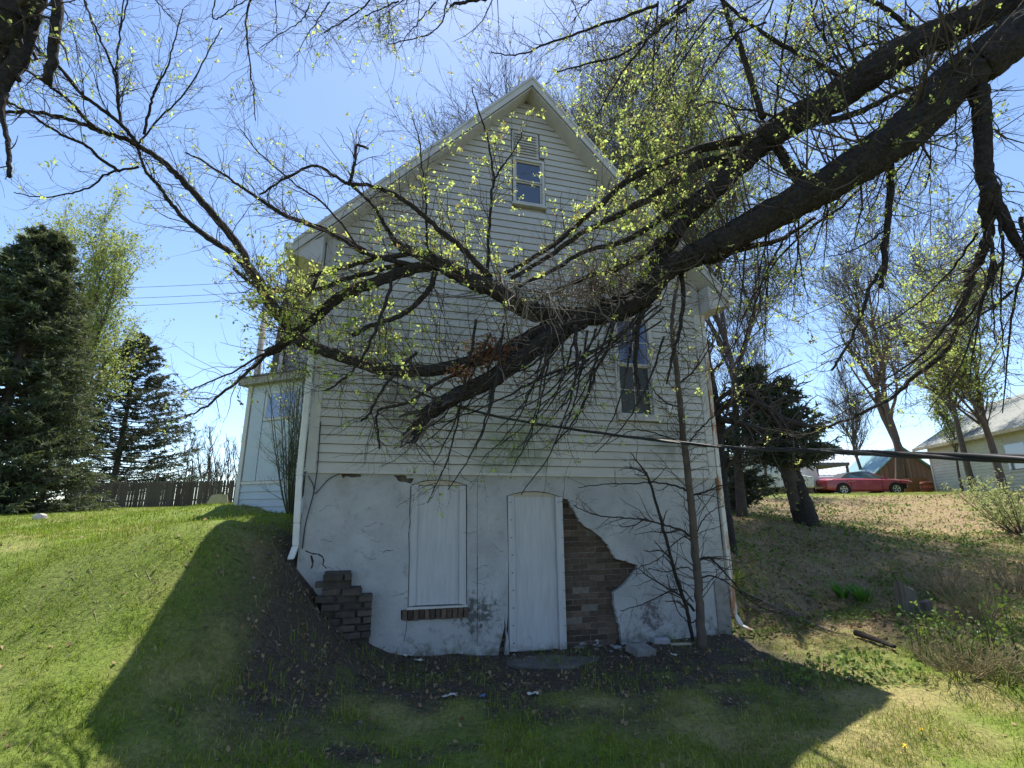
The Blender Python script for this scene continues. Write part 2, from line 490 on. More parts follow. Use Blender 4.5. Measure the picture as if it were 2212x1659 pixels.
m_screen = mat('insect screen', (.045, .055, .065), (.06, .07, .08), scale=30, rough=.6)
m_wire = mat('black cable', (.02, .02, .022), rough=.45)
m_wood = mat('grey weathered wood', (.20, .165, .13), (.12, .10, .08), scale=14, stretch=(6, 6, .6), rough=.95, bump=.4, bscale=30, rand=.2)

def stain(m, centre, radius, col, scale, lo, hi, zonly=False):
    """a grown stain with its own place and ragged outline"""
    nt = m.node_tree; L = nt.links.new; b = nt.nodes['Principled BSDF']; src = b.inputs['Base Color'].links[0].from_socket
    gp = nd(nt, 'ShaderNodeNewGeometry'); nz = nd(nt, 'ShaderNodeTexNoise'); nz.inputs['Scale'].default_value = scale; nz.inputs['Detail'].default_value = 9; nz.inputs['Roughness'].default_value = .7
    L(gp.outputs['Position'], nz.inputs['Vector'])
    if zonly:
        sx = nd(nt, 'ShaderNodeSeparateXYZ'); L(gp.outputs['Position'], sx.inputs[0]); dist = sx.outputs[2]
    else:
        vd = nd(nt, 'ShaderNodeVectorMath', operation='DISTANCE'); L(gp.outputs['Position'], vd.inputs[0]); vd.inputs[1].default_value = tuple(centre); dist = vd.outputs['Value']
    fall = nd(nt, 'ShaderNodeMapRange'); L(dist, fall.inputs[0]); fall.inputs[1].default_value = radius[0]; fall.inputs[2].default_value = radius[1]; fall.inputs[3].default_value = 1.0; fall.inputs[4].default_value = 0.0
    ad = nd(nt, 'ShaderNodeMath', operation='MULTIPLY'); L(nz.outputs[0], ad.inputs[0]); L(fall.outputs[0], ad.inputs[1])
    r = nd(nt, 'ShaderNodeMapRange'); L(ad.outputs[0], r.inputs[0]); r.inputs[1].default_value = lo; r.inputs[2].default_value = hi
    mx = nd(nt, 'ShaderNodeMix', data_type='RGBA'); L(r.outputs[0], mx.inputs[0]); L(src, mx.inputs[6]); mx.inputs[7].default_value = (*col, 1); L(mx.outputs[2], b.inputs['Base Color'])
stain(m_stucco, None, (.10, .95), (.15, .15, .13), 9, .40, .60, True)
stain(m_stucco, None, (1.55, 2.1), (.30, .27, .23), 5, .9, .9, True) if False else None
stain(m_stucco, H(-.42, -1.1, 0), (.1, .75), (.10, .105, .10), 16, .40, .52)
stain(m_stucco, H(1.75, -1.25, 0), (.1, .6), (.13, .12, .13), 14, .40, .55)
stain(m_stucco, H(-1.9, .4, 0), (.05, .6), (.30, .27, .22), 6, .38, .6)
stain(m_board, None, (.05, .5), (.20, .19, .17), 13, .36, .6, True)
stain(m_siding, H(.0, .75, 0), (.1, 1.2), (.19, .225, .15), 4, .26, .50)
stain(m_siding, H(-1.4, 1.3, 0), (.1, 1.0), (.25, .24, .20), 6, .29, .52)
stain(m_siding, H(2.2, .9, 0), (.1, .9), (.24, .24, .20), 5, .29, .52)
stain(m_siding, H(-.6, 2.6, 0), (.1, 1.4), (.33, .32, .28), 3, .36, .6)
SL, SR = -2.36, 2.88            # wall ends (u)
ZB = .455                       # bottom of the siding, relative to the eye
ZE = 2.96                       # eaves
OH = .27                        # rake overhang
(UA, ZA), (EL_, z1_), (ER_, z2_) = FU(1149, 180, OH), FU(634, 532, OH), FU(1576, 651, OH)
ZE = (z1_ + z2_) / 2 - .02
ZG = -1.54
DEPTH = 7.6
house = thing('house', H(.26, ZG, 0), 'old two storey gabled house with white siding over a flaking white stucco basement', 'house')

# basement core and upper core (behind the skins)
m_core = mat('house core', (.16, .14, .12), rough=1)
c = MB(); c.hbox(SL + .03, SR - .03, -2.2, ZB + .05, -DEPTH, -.115)
c.build('foundation', m_mortar, house)
c = MB()
c.prism([H(SL + .02, ZB + .0, -.03), H(SR - .02, ZB + .0, -.03), H(SR - .02, ZE + .2, -.03), H(UA, ZA - .12, -.03), H(SL + .02, ZE + .2, -.03)], FN * (DEPTH - .1))
c.build('wall', m_siding, house)

# ---- stucco skin with openings
def poly(pts, out=0): return [FU(x, y, out) for x, y in pts]
patch = poly([(1213, 1085), (1215, 1076), (1227, 1078), (1232, 1094), (1240, 1103), (1249, 1119), (1251, 1127), (1259, 1131), (1268, 1140), (1279, 1144), (1287, 1152), (1298, 1160), (1308, 1171), (1315, 1181), (1319, 1188), (1325, 1199), (1333, 1208), (1353, 1211), (1366, 1217), (1378, 1222), (1373, 1232), (1365, 1244), (1353, 1258), (1346, 1265), (1334, 1275), (1325, 1281), (1326, 1300), (1331, 1327), (1335, 1340), (1340, 1354), (1341, 1375), (1343, 1400), (1344, 1440)])
hole_win = poly([(881, 1312), (886, 1180), (889, 1046), (905, 1041), (925, 1037), (948, 1036), (972, 1038), (992, 1042), (1009, 1047), (1009, 1180), (1009, 1310)])
door_o = poly([(1100, 1440), (1099, 1380), (1094, 1360), (1097, 1330), (1098, 1200), (1094, 1071), (1110, 1066), (1130, 1062), (1156, 1061), (1180, 1063), (1200, 1069), (1213, 1074)])
door_full = door_o + patch
flake1 = poly([(736, 1024), (780, 1025), (776, 1030), (760, 1031), (752, 1029), (740, 1032)])
flake2 = poly([(852, 1026), (876, 1027), (880, 1034), (893, 1033), (890, 1040), (886, 1046), (878, 1042), (868, 1041), (858, 1037)])
flake3 = poly([(1078, 1400), (1090, 1352), (1093, 1330), (1092, 1366), (1091, 1400), (1090, 1440), (1078, 1440)])
sill_h = poly([(866, 1318), (1013, 1312), (1013, 1331), (866, 1338)])
def jag(pl, a=.012, seed=1, m=3):
    g = random.Random(seed); out = []
    for i, p in enumerate(pl):
        q = pl[(i + 1) % len(pl)]
        for k in range(m):
            t = k / m; j = a if k else 0
            out.append((p[0] + (q[0] - p[0]) * t + g.uniform(-j, j), p[1] + (q[1] - p[1]) * t + g.uniform(-j, j)))
    return out
def jag_part(pl, a, seed):
    return jag(pl, a, seed)
outer = [(SL, -1.9), (-.03, -1.9)]
zbot = -1.9
outer = [(SL, zbot)]
# door notch runs through the bottom edge: outline goes round it
dn = [(u, z) for u, z in door_full]
dn[0] = (dn[0][0], zbot); dn_last = (dn[-1][0], zbot)
pj = dn[:12] + jag_part(patch, .010, 4)[:-3] + [dn_last]
outer += pj + [(SR, zbot), (SR, ZB + .01), (SL, ZB + .01)]
def skin(outer, holes, o0, o1, step=None):
    """flat sheet with holes between out o0 (back) and o1 (front)"""
    V = [Vector(p) for p in outer]; F = [list(range(len(outer)))]; edges = []
    for h in holes:
        k = len(V); V += [Vector(p) for p in h]; F.append(list(range(k, k + len(h))))
    vo, eo, fo, _, _, _ = delaunay_2d_cdt(V, [], F, 0, 1e-5)
    return vo, fo
def pin(p, pl):
    x, y = p; c = False; n = len(pl)
    for i in range(n):
        x1, y1 = pl[i]; x2, y2 = pl[(i + 1) % n]
        if (y1 > y) != (y2 > y) and x < (x2 - x1) * (y - y1) / (y2 - y1) + x1: c = not c
    return c
def sheet(outer, holes, o_back, o_front):
    mb = MB()
    loops = [outer] + holes
    V = []; E = []
    for lp in loops:
        k = len(V); V += [Vector(p) for p in lp]
        E += [(k + i, k + (i + 1) % len(lp)) for i in range(len(lp))]
    # a loose inner grid keeps the triangles even
    us = [p[0] for p in outer]; zs = [p[1] for p in outer]
    vo, eo, fo, _, _, _ = delaunay_2d_cdt(V, E, [], 0, 1e-6)
    keep = []
    for f in fo:
        cx = sum(vo[i][0] for i in f) / len(f); cy = sum(vo[i][1] for i in f) / len(f)
        if pin((cx, cy), outer) and not any(pin((cx, cy), h) for h in holes): keep.append(tuple(f))
    n = len(vo)
    mb.add([H(v[0], v[1], o_front) for v in vo] + [H(v[0], v[1], o_back) for v in vo], keep + [tuple(i + n for i in f)[::-1] for f in keep])
    cnt = {}
    for f in keep:
        for a, b in zip(f, f[1:] + f[:1]): cnt[(a, b)] = 1
    for (a, b) in cnt:
        if (b, a) not in cnt: mb.add([H(*vo[a], o_front), H(*vo[b], o_front), H(*vo[b], o_back), H(*vo[a], o_back)], [(0, 1, 2, 3)])
    return mb
st = sheet(outer, [jag(hole_win, .004, 2, 2), jag(flake1, .01, 5), jag(flake2, .012, 6), jag(flake3, .012, 7), jag(sill_h, .006, 9)], -.055, 0.0)
stucco = st.build('stucco', m_stucco, house)
# hairline cracks: flat dark slivers on the stucco, groove shade put into their colour
def crack(pts, w=.006):
    q = poly(pts); mb = MB()
    for i in range(len(q) - 1):
        a = np.array(q[i]); b = np.array(q[i + 1]); d = b - a; d /= np.linalg.norm(d); nn = np.array([-d[1], d[0]])
        wa = w * random.uniform(.5, 1.3); wb = w * random.uniform(.5, 1.3)
        mb.add([H(*(a - nn * wa), .0015), H(*(a + nn * wa), .0015), H(*(b + nn * wb), .0015), H(*(b - nn * wb), .0015)], [(0, 1, 2, 3)])
    return mb
m_crack = mat('crack shadow gap', (.03, .03, .03), rough=1)
crack([(660, 1190), (675, 1196), (688, 1197), (697, 1203), (700, 1212), (697, 1220), (706, 1228)], .008).build('crack', m_crack, stucco)
crack([(672, 1200), (676, 1215), (673, 1228)], .011).build('crack', m_crack, stucco)
crack([(887, 1050), (885, 1110), (886, 1128), (883, 1150), (884, 1200), (881, 1312)], .004).build('crack', m_crack, stucco)
crack([(879, 1338), (877, 1365), (872, 1385)], .003).build('crack', m_crack, stucco)
crack([(1031, 1022), (1031, 1200)], .002).build('crack', m_crack, stucco)
crack([(1031, 1200), (1031, 1395)], .004).build('crack', m_crack, stucco)
crack([(1219, 1028), (1219, 1055), (1216, 1075)], .003).build('crack', m_crack, stucco)
crack([(1000, 1150), (1015, 1152), (1030, 1148)], .002).build('crack', m_crack, stucco)
for k in range(26):      # short random hair cracks in the render coat
    px, py = random.uniform(690, 1080), random.uniform(1070, 1300)
    if 870 < px < 1020: continue
    a = random.uniform(-.5, .5); pts = [(px, py)]
    for j in range(3): pts.append((pts[-1][0] + 9 * math.cos(a), pts[-1][1] + 9 * math.sin(a) + random.uniform(-5, 5)))
    crack(pts, .0016).build('crack', m_crack, stucco)

# ---- bricks showing through the lost stucco
def brick_mesh(name, l, h, d, seed):
    g = random.Random(seed); mb = MB()
    mb.wbox(-l / 2, l / 2, -d / 2, d / 2, -h / 2, h / 2)
    me = bpy.data.meshes.new(name); me.from_pydata([tuple(v) for v in mb.V], [], mb.F)
    bm = bmesh.new(); bm.from_mesh(me); bmesh.ops.recalc_face_normals(bm, faces=bm.faces)
    bmesh.ops.bevel(bm, geom=list(bm.edges), offset=.004, segments=1, affect='EDGES')
    for v in bm.verts: v.co += Vector((g.uniform(-1, 1), g.uniform(-1, 1), g.uniform(-1, 1))) * .0025
    bm.to_mesh(me); bm.free(); return me
bmeshes = [brick_mesh('brick', .200, .056, .09, s) for s in range(4)]
for m_ in bmeshes: m_.materials.append(m_brick)
bw = MB(); bw.hbox(SL + .02, SR - .02, -1.95, ZB + .02, -.125, -.074); brick_wall = bw.build('brick_wall', m_mortar, house)
region = [(FU(1208, 1060)[0], .25), *patch[1:-1], (patch[-1][0], -1.75), (FU(1208, 1060)[0], -1.75)]
row = 0; z = -1.72
while z < .22:
    off = .1075 * (row % 2)
    u = .45 + off - .215
    while u < 1.8:
        if any(pin((u + du, z + dz), region) for du in (-.09, -.03, .03, .09) for dz in (-.02, .02)):
            inst('brick', random.choice(bmeshes), H(u, z, -.110 + random.uniform(-.006, .008) - (.02 if random.random() < .07 else 0)), (random.uniform(-.03, .03), random.uniform(-.016, .016), PH + random.uniform(-.015, .015)), brick_wall)
        u += .2125
    z += .0665; row += 1
for (px, py) in ((1084, 1345), (1085, 1362), (1083, 1378), (1084, 1395)):
    u, z = FU(px, py); inst('brick', random.choice(bmeshes), H(u, z, -.108), (0, .02, PH), brick_wall)

# ---- boarded basement window
wd = thing
def fr(pts): return [FU(*p) for p in pts]
win = MB()
q = poly([(884, 1308), (891, 1049), (1006, 1049), (1006, 1306)])
win.prism([H(u, z, -.055) for u, z in q], -FN * .02)
win_o = win.build('boarded_window', m_board, house)
def slat(pts, o0, o1, name, m, parent, bevel=.003):
    mb = MB(); mb.prism([H(u, z, o0) for u, z in poly(pts)], -FN * (o1 - o0)); return mb.build(name, m, parent, bevel=bevel)
slat([(882, 1311), (889, 1048), (904, 1048), (898, 1309)], -.034, -.008, 'side_board', m_board, win_o)
slat([(992, 1305), (993, 1049), (1007, 1049), (1008, 1308)], -.034, -.010, 'side_board', m_board, win_o)
slat([(899, 1309), (991, 1305), (991, 1299), (899, 1303)], -.034, -.018, 'bottom_board', m_board, win_o)
mb = MB(); mb.prism([H(u, z, -.03) for u, z in poly([(890, 1048), (905, 1042), (925, 1038.5), (948, 1037.5), (972, 1039.5), (992, 1043.5), (1007, 1048)])], -FN * .012)
mb.build('arch_infill', mat('tan parging', (.45, .40, .33), (.38, .34, .28), scale=12, rough=.95, bump=.3), win_o)
slat([(878, 1318), (1009, 1311), (1009, 1307), (879, 1312)], -.03, .015, 'window_sill', m_trim, house)
nb = 12
for k in range(nb):
    t = (k + .5) / nb; px = 868 + t * 144; py = 1329 - t * 6.5
    u, z = FU(px, py)
    inst('sill_brick', bmeshes[k % 4], H(u, z + random.uniform(-.004, .004), -.014 + random.uniform(-.006, .008)), (0, math.pi / 2 + random.uniform(-.05, .05), PH), house, (.52, 1, .92))
# ---- boarded basement door
q = poly([(1100, 1410), (1096, 1072), (1213, 1073), (1222, 1404)])
mb = MB(); mb.prism([H(u, z, -.05) for u, z in q], -FN * .02); door = mb.build('boarded_door', m_board, house)
slat([(1101, 1408), (1097, 1071), (1110, 1071), (1116, 1408)], -.029, .006, 'side_board', m_board, door)
slat([(1209, 1403), (1199, 1073), (1214, 1074), (1224, 1402)], -.029, .016, 'side_board', m_board, door)
slat([(1117, 1407), (1208, 1402), (1208, 1398), (1117, 1403)], -.029, -.015, 'bottom_board', m_board, door)
mb = MB(); mb.prism([H(u, z, -.035) for u, z in poly([(1096, 1072), (1110, 1067.5), (1130, 1063.5), (1156, 1062.5), (1180, 1064.5), (1200, 1070), (1212, 1074)])], -FN * .012)
mb.build('arch_infill', bpy.data.materials['tan parging'], door)
for k in range(9):
    for px in (1103, 1213):
        u, z = FU(px + k * .9 + random.uniform(-1, 1), 1085 + k * 38); mb = MB(); mb.hbox(u - .005, u + .005, z - .005, z + .005, .005, .019); mb.build('nail_head', m_wire, door)
crack([(1119, 1320), (1122, 1345), (1124, 1402)], .0025)
# concrete corner pier at the right
mb = MB(); u0, _ = FU(1545, 1300); mb.hbox(u0, SR + .015, -1.8, FU(1555, 1254)[1], -.06, .02); mb.build('corner_pier', m_conc, house, bevel=.006)

# ---- clapboard courses
CH = .1022
WINS = []
def rect(px0, py0, px1, py1):
    a = FU(px0, py0); b = FU(px1, py1); return [min(a[0], b[0]), max(a[0], b[0]), min(a[1], b[1]), max(a[1], b[1])]
w_main = rect(1334, 688, 1408, 898); w_main[0], w_main[1] = 1.51, 2.00
w_gab = [.06, .46, 4.26, 4.94]
vent_r = [.045, .39, 5.05, 5.42]
WINS = [w_main, w_gab, vent_r]
LT, RT = SL + .10, SR - .10
def roof_u(z):
    """half-open span of the wall at height z"""
    f = (z + .06 - ZE) / (ZA - ZE)
    if f < 0: return LT, RT
    return max(LT, EL_ + f * (UA - EL_)), min(RT, ER_ + f * (UA - ER_))
smesh = {}
z = ZB; kz = 0
while z < ZA - .16:
    a, b = roof_u(z)
    segs = [(a, b)]
    for (u0, u1, z0, z1) in WINS:
        if z + CH > z0 - .03 and z < z1 + .03:
            ns = []
            for s0, s1 in segs:
                if u0 - .05 > s0: ns.append((s0, min(s1, u0 - .05)))
                if u1 + .05 < s1: ns.append((max(s0, u1 + .05), s1))
            segs = ns
    ns = []
    for s0, s1 in segs:
        if s1 - s0 > 2.6 and kz % 2 == 0:
            c_ = random.choice((.28, .35, .42, .58, .66, .74)) ; c_ = s0 + (s1 - s0) * c_; ns += [(s0, c_ - .0015), (c_ + .0015, s1)]
        else: ns.append((s0, s1))
    for s0, s1 in ns:
        if s1 - s0 < .03: continue
        key = round(s1 - s0, 3)
        if key not in smesh:
            Ln = s1 - s0; mb = MB()
            prof = [(-.0, 0), (-.021, .0), (-.021, .012), (-.008, CH * .93), (-.0, CH * .93)]
            mb.prism([np.array([0, o, zz]) for o, zz in prof], np.array([Ln, 0, 0]))
            me = bpy.data.meshes.new('clapboard'); me.from_pydata([tuple(v) for v in mb.V], [], mb.F); me.materials.append(m_siding)
            bm = bmesh.new(); bm.from_mesh(me); bmesh.ops.recalc_face_normals(bm, faces=bm.faces); bm.to_mesh(me); bm.free()
            smesh[key] = me
        inst('clapboard', smesh[key], H(s0, z, .004), (0, random.uniform(-.0006, .0006), PH), house)
    z += CH; kz += 1
mb = MB(); mb.hbox(SL + .02, SR - .02, ZB - .025, ZB + .006, -.02, .035); mb.build('starter_strip', m_trim, house)
for a, b in ((SL - .01, LT), (RT, SR + .01)):
    mb = MB(); mb.hbox(a, b, ZB - .01, ZE + .38, -.1, .032); mb.build('corner_board', m_trim, house, bevel=.004)

# ---- roof: two slopes, rake boards, soffits
def slope_pts(side, dz):
    e = None
    return e
roof = None
for side in (-1, 1):
    eu = EL_ if side < 0 else ER_
    a = np.array([eu, ZE]); b = np.array([UA, ZA])
    th = .10
    pts = [(a[0], a[1]), (b[0], b[1]), (b[0], b[1] + th * 1.2), (a[0], a[1] + th * 1.2)]
    mb = MB(); mb.prism([H(u, z, OH) for u, z in pts], FN * (DEPTH + OH + .3))
    if roof is None: roof = mb.build('roof', m_shingle, house)
    else: mb.build('roof_slope', m_shingle, roof)
    # rake fascia on the front edge and a drip moulding
    for (o0, o1, d0, d1) in ((OH, OH + .022, -.045, .10), (OH + .022, OH + .036, .06, .105)):
        mb = MB(); mb.prism([H(a[0], a[1] + d0, o0), H(b[0], b[1] + d0, o0), H(b[0], b[1] + d1, o0), H(a[0], a[1] + d1, o0)], -FN * (o1 - o0)); mb.build('rake_board', m_trim, house)
    # rake soffit
    mb = MB(); mb.prism([H(a[0], a[1] - .075, OH - .004), H(b[0], b[1] - .075, OH - .004), H(b[0], b[1] - .055, OH - .004), H(a[0], a[1] - .055, OH - .004)], FN * (OH + .02)); mb.build('soffit', m_trim, house)
    # boxed eaves return
    w0, w1 = (eu, SL + .02) if side < 0 else (SR - .02, eu)
    mb = MB(); mb.prism([H(eu, ZE - .05, OH - .01), H(SL - .02 if side < 0 else SR + .02, ZE - .15, OH - .01), H(SL - .02 if side < 0 else SR + .02, ZE + .22, OH - .01), H(eu, ZE - .0, OH - .01)], FN * (DEPTH + OH)); mb.build('eaves_box', m_trim, house)
    mb = MB(); mb.hbox(min(eu, eu + side * .1), max(eu, eu + side * .1), ZE + .0, ZE + .08, -DEPTH - .2, OH + .0); mb.build('gutter', m_white, house)

# ---- windows
def sash_window(r, name, label, panes, glasses, frame_w=.055):
    u0, u1, z0, z1 = r
    zm = (z0 + z1) / 2
    o = MB()
    for (a, b, c_, d) in ((u0 - frame_w, u0, z0 - frame_w, z1 + frame_w), (u1, u1 + frame_w, z0 - frame_w, z1 + frame_w), (u0, u1, z1, z1 + frame_w), (u0, u1, z0 - frame_w, z0)):
        o.hbox(a, b, c_, d, -.02, .038)
    wo = o.build(name, m_trim, house); wo['label'] = label
    mb = MB(); mb.hbox(u0 - frame_w - .02, u1 + frame_w + .02, z0 - frame_w - .03, z0 - frame_w, -.02, .06); mb.build('sill', m_trim, wo)
    for k, (a, b, out, gm) in enumerate(((zm + .012, z1, -.004, glasses[1]), (z0, zm + .012, -.022, glasses[0]))):
        mb = MB(); s = .022
        for (x0, x1, y0, y1) in ((u0, u0 + s, a, b), (u1 - s, u1, a, b), (u0 + s, u1 - s, a, a + s), (u0 + s, u1 - s, b - s, b)): mb.hbox(x0, x1, y0, y1, out - .012, out + .016)
        sash = mb.build('sash', m_trim, wo)
        uu = np.linspace(u0 + s, u1 - s, panes[0] + 1); zz = np.linspace(a + s, b - s, panes[1] + 1)
        for i in range(panes[0]):
            for j in range(panes[1]):
                mb = MB(); mb.hbox(uu[i] + .003, uu[i + 1] - .003, zz[j] + .003, zz[j + 1] - .003, out - .006, out); mb.build('pane', gm, sash)
        mb = MB(); n = 0
        for i in range(1, panes[0]): mb.hbox(uu[i] - .006, uu[i] + .006, zz[0], zz[-1], out - .007, out + .008); n += 1
        for j in range(1, panes[1]): mb.hbox(uu[0], uu[-1], zz[j] - .006, zz[j] + .006, out - .0075, out + .0085); n += 1
        if n: mb.build('muntin', m_trim, sash)
    return wo
sash_window(w_main, 'window', 'tall double hung window with muntins, upper sash blue, lower sash screened', (2, 2), (m_screen, m_glassb))
sash_window(w_gab, 'window', 'small dark attic window', (1, 1), (glass_mat('dark attic glass', (.004, .006, .008), .25), m_glass), .036)
u0, u1, z0, z1 = vent_r
mb = MB(); mb.hbox(u0 - .03, u1 + .03, z0 - .03, z1 + .03, -.02, .012); gv = mb.build('gable_vent', m_trim, house)
for k in range(8):
    zz = z0 + (k + .3) * (z1 - z0) / 8
    mb = MB(); mb.hexa([H(u0, zz - .006, .034), H(u1, zz - .006, .034), H(u1, zz + .028, .013), H(u0, zz + .028, .013), H(u0, zz, .036), H(u1, zz, .036), H(u1, zz + .034, .015), H(u0, zz + .034, .015)]); mb.build('slat', m_trim, gv)
# ---- downspouts
def spout(pts, m, wd_=.065):
    mb = MB(); pts = [np.asarray(p) for p in pts]
    e = FE * wd_ / 2; n = -FN * .03
    for i in range(len(pts) - 1):
        a, b = pts[i], pts[i + 1]
        mb.hexa([a - e - n, a + e - n, a + e + n, a - e + n, b - e - n, b + e - n, b + e + n, b - e + n])
    return mb.build('downspout', m, house, bevel=.008)
uL = SL - .055
spout([H(uL, ZE - .12, .05), H(uL, .4, .05), H(uL + .02, -.1, .05), H(uL + .03, -.33, .05), H(uL + .0, -.46, .10)], m_white)
uR = SR + .06
spout([H(uR, ZE - .12, .0), H(uR, .3, .0), H(uR, -1.28, .02), H(uR + .05, -1.40, .05), H(uR + .16, -1.46, .10)], m_galv)
# wires stapled by the left corner
MB().tube(resample([H(SL + .11, 1.0, .05), H(SL + .12, .5, .05), H(SL + .10, .2, .03), H(SL + .05, -.1, .02), H(SL + .04, -.36, .02)], 20), .006, 5).build('wall_wire', m_wire, house)
MB().tube(resample([H(SL + .03, .4, .02), H(SL + .09, .30, .02), H(SL + .12, .21, .03), H(SL + .24, .36, .02), H(SL + .36, .43, .02)], 20), .005, 5).build('wall_wire', m_wire, house)
mb = MB(); bx = FU(1446, 884); mb.hbox(bx[0] - .06, bx[0] + .05, bx[1] - .07, bx[1] + .06, .02, .07); mb.build('meter_box', m_white, house, bevel=.01)

# ---- stepped brick buttress at the left of the basement wall
pier = thing('brick_buttress', H(-1.85, -1.5, .2), 'crumbling stepped brown brick buttress against the stucco wall at the foot of the bank', 'buttress')
u_l = FU(691, 1300, .2)[0]
steps = [(FU(805, 1300, .2)[0], FU(790, 1282, .2)[1]), (FU(783, 1270, .2)[0], FU(775, 1266, .2)[1]), (FU(760, 1240, .2)[0], FU(740, 1232, .2)[1])]
cm = MB()
zlow = -1.75
prev = u_l
cm.hbox(u_l + .02, steps[2][0] - .015, zlow, steps[2][1] - .02, -.005, .17); cm.hbox(steps[2][0] - .015, steps[1][0] - .015, zlow, steps[1][1] - .02, -.005, .165); cm.hbox(steps[1][0] - .015, steps[0][0] - .015, zlow, steps[0][1] - .02, -.005, .16)
cm.build('mortar_core', mat('dirty dark mortar', (.075, .066, .057), (.05, .043, .037), scale=14, rough=1, bump=.6), pier)
pm = [brick_mesh('brick', .205, .060, .10, 20 + s) for s in range(4)]
for m_ in pm: m_.materials.append(m_pier)
z = -1.70; row = 0
while z < steps[2][1] - .02:
    ur = steps[0][0] if z < steps[0][1] - .03 else steps[1][0] if z < steps[1][1] - .03 else steps[2][0]
    wob = random.uniform(-.012, .012)
    u = u_l + (.0 if row % 2 else -.06) + wob
    if row < 3: u -= .10
    while u < ur - .06:
        ln = min(.205, ur - u)
        inst('brick', random.choice(pm), H(u + ln / 2, z + random.uniform(-.004, .004), .155 + random.uniform(-.045, .035)), (random.uniform(-.09, .09), random.uniform(-.06, .06), PH + random.uniform(-.12, .12)), pier, (ln / .21 * random.uniform(.84, 1), 1, random.uniform(.85, 1.05)))
        u += .214
    z += .0705; row += 1
Zv = np.array([0, 0, 1.0])
def clap_mesh(Ln, ch, m, t=.022):
    mb = MB(); prof = [(0, 0), (-t, 0), (-t, .012), (-.006, ch * .94), (0, ch * .94)]
    mb.prism([np.array([0, o, zz]) for o, zz in prof], np.array([Ln, 0, 0]))
    me = bpy.data.meshes.new('clapboard'); me.from_pydata([tuple(v) for v in mb.V], [], mb.F); me.materials.append(m)
    bm = bmesh.new(); bm.from_mesh(me); bmesh.ops.recalc_face_normals(bm, faces=bm.faces); bm.to_mesh(me); bm.free(); return me

# ------------------------------------------------------------------ rear wing and enclosed porch on the left of the house
m_blue = mat('pale blue white siding', (.40, .46, .50), (.35, .41, .45), scale=3, rough=.6, rand=.03, bump=.05)
m_pwall = mat('pale porch panel', (.40, .46, .51), (.36, .42, .47), scale=2.5, rough=.6)
a = np.array([-3.25, 8.75]); dv = np.array([-.927, .375]); b = a + dv * 2.04
ang = math.atan2(dv[1], dv[0])
porch = thing('enclosed_porch', (*((a + b) / 2), 1.65), 'pale blue enclosed porch with flat roof on the left side of the white house', 'porch')
ex = np.array([*(-dv), 0]); ey = np.array([dv[1], -dv[0], 0]) * 1.0    # ex: left->right, ey: inward
ey = np.array([-ex[1], ex[0], 0])
o3 = np.array([b[0], b[1], 0]); Wp = 2.04
zb, zt = EYE - .15, EYE + 2.42
PB = lambda mb, x0, x1, y0, y1, z0, z1: mb.box(o3, ex, ey, Zv, x0, x1, y0, y1, z0, z1)
PB(MB(), 0, Wp + .5, .03, 3.0, zb, zt).build('wall', m_pwall, porch)
me = clap_mesh(Wp, .135, m_blue)
rot = math.atan2(ex[1], ex[0])
for k in range(5): inst('clapboard', me, o3 + Zv * (zb + k * .135) + ex * .04 + ey * .03, (0, 0, rot), porch)
zz = zb + 5 * .135
PB(MB(), 0, Wp, .0, .03, zz, zz + .05).build('ledge', m_trim, porch)
PB(MB(), -.03, .07, -.01, .06, zb, zt).build('corner_board', m_trim, porch)
for x0, x1 in ((.10, .42), (.44, 1.28), (1.30, 1.72), (1.74, 2.1)):
    PB(MB(), x0, x1, .004, .03, zz + .06, zt - .75 if x0 == .44 else zt - .12).build('panel', m_pwall, porch)
wnd = PB(MB(), .46, 1.27, -.01, .028, zt - .72, zt - .16).build('window', m_trim, porch)
PB(MB(), .52, .86, -.018, -.012, zt - .67, zt - .21).build('pane', m_glassb, wnd)
PB(MB(), .89, 1.22, -.022, -.014, zt - .67, zt - .21).build('pane', m_glassb, wnd)
PB(MB(), 1.42, 1.52, -.012, .003, zt - 1.75, zt - .4).build('narrow_window', m_glassb, porch)
PB(MB(), 1.80, 1.92, -.012, .003, zt - 1.75, zt - .4).build('narrow_window', m_glassb, porch)
PB(MB(), -.16, Wp + .4, -.14, 3.2, zt, zt + .13).build('roof', mat('tan fascia', (.28, .265, .215), (.22, .21, .17), scale=6, rough=.8), porch)
PB(MB(), -.18, Wp + .4, -.16, 3.22, zt + .13, zt + .16).build('roof_edge', m_shingle, porch)

wing = thing('rear_wing', P(640, 700, 10.6) * np.array([1, 1, 0]) + Zv * 1.8, 'taller rear wing of the white house rising above the flat porch roof', 'house wing')
y0 = 10.4
q = [P(590, 812, y0), P(720, 812, y0 + .5), P(720, 480, y0 + .5), P(640, 560, y0 + .1), P(624, 590, y0), P(604, 700, y0)]
q = [np.array(v) for v in q]; q[0][2] = q[1][2] = EYE + 1.6
MB().prism(q, FN * 4.0).build('wall', m_siding, wing)
zz = q[0][2] + .9
while zz < q[2][2] - .1:
    x0 = q[0][0] + .02 + max(0, (zz - q[0][2]) * .13); Ln = q[1][0] - x0
    inst('clapboard', clap_mesh(max(Ln, .2), .102, m_siding), np.array([x0, y0 + (x0 - q[0][0]) * .26 - .004, zz]), (0, 0, .26), wing)
    zz += .102
mb = MB(); mb.prism([P(583, 806, y0 - .3), P(602, 806, y0 - .3), P(640, 548, y0 - .2), P(626, 566, y0 - .2)], FN * 4.3); mb.build('roof', m_shingle, wing)
mb = MB(); mb.prism([P(598, 806, y0 - .31), P(606, 806, y0 - .31), P(643, 552, y0 - .21), P(637, 556, y0 - .21)], FN * .05); mb.build('rake_board', m_trim, wing)

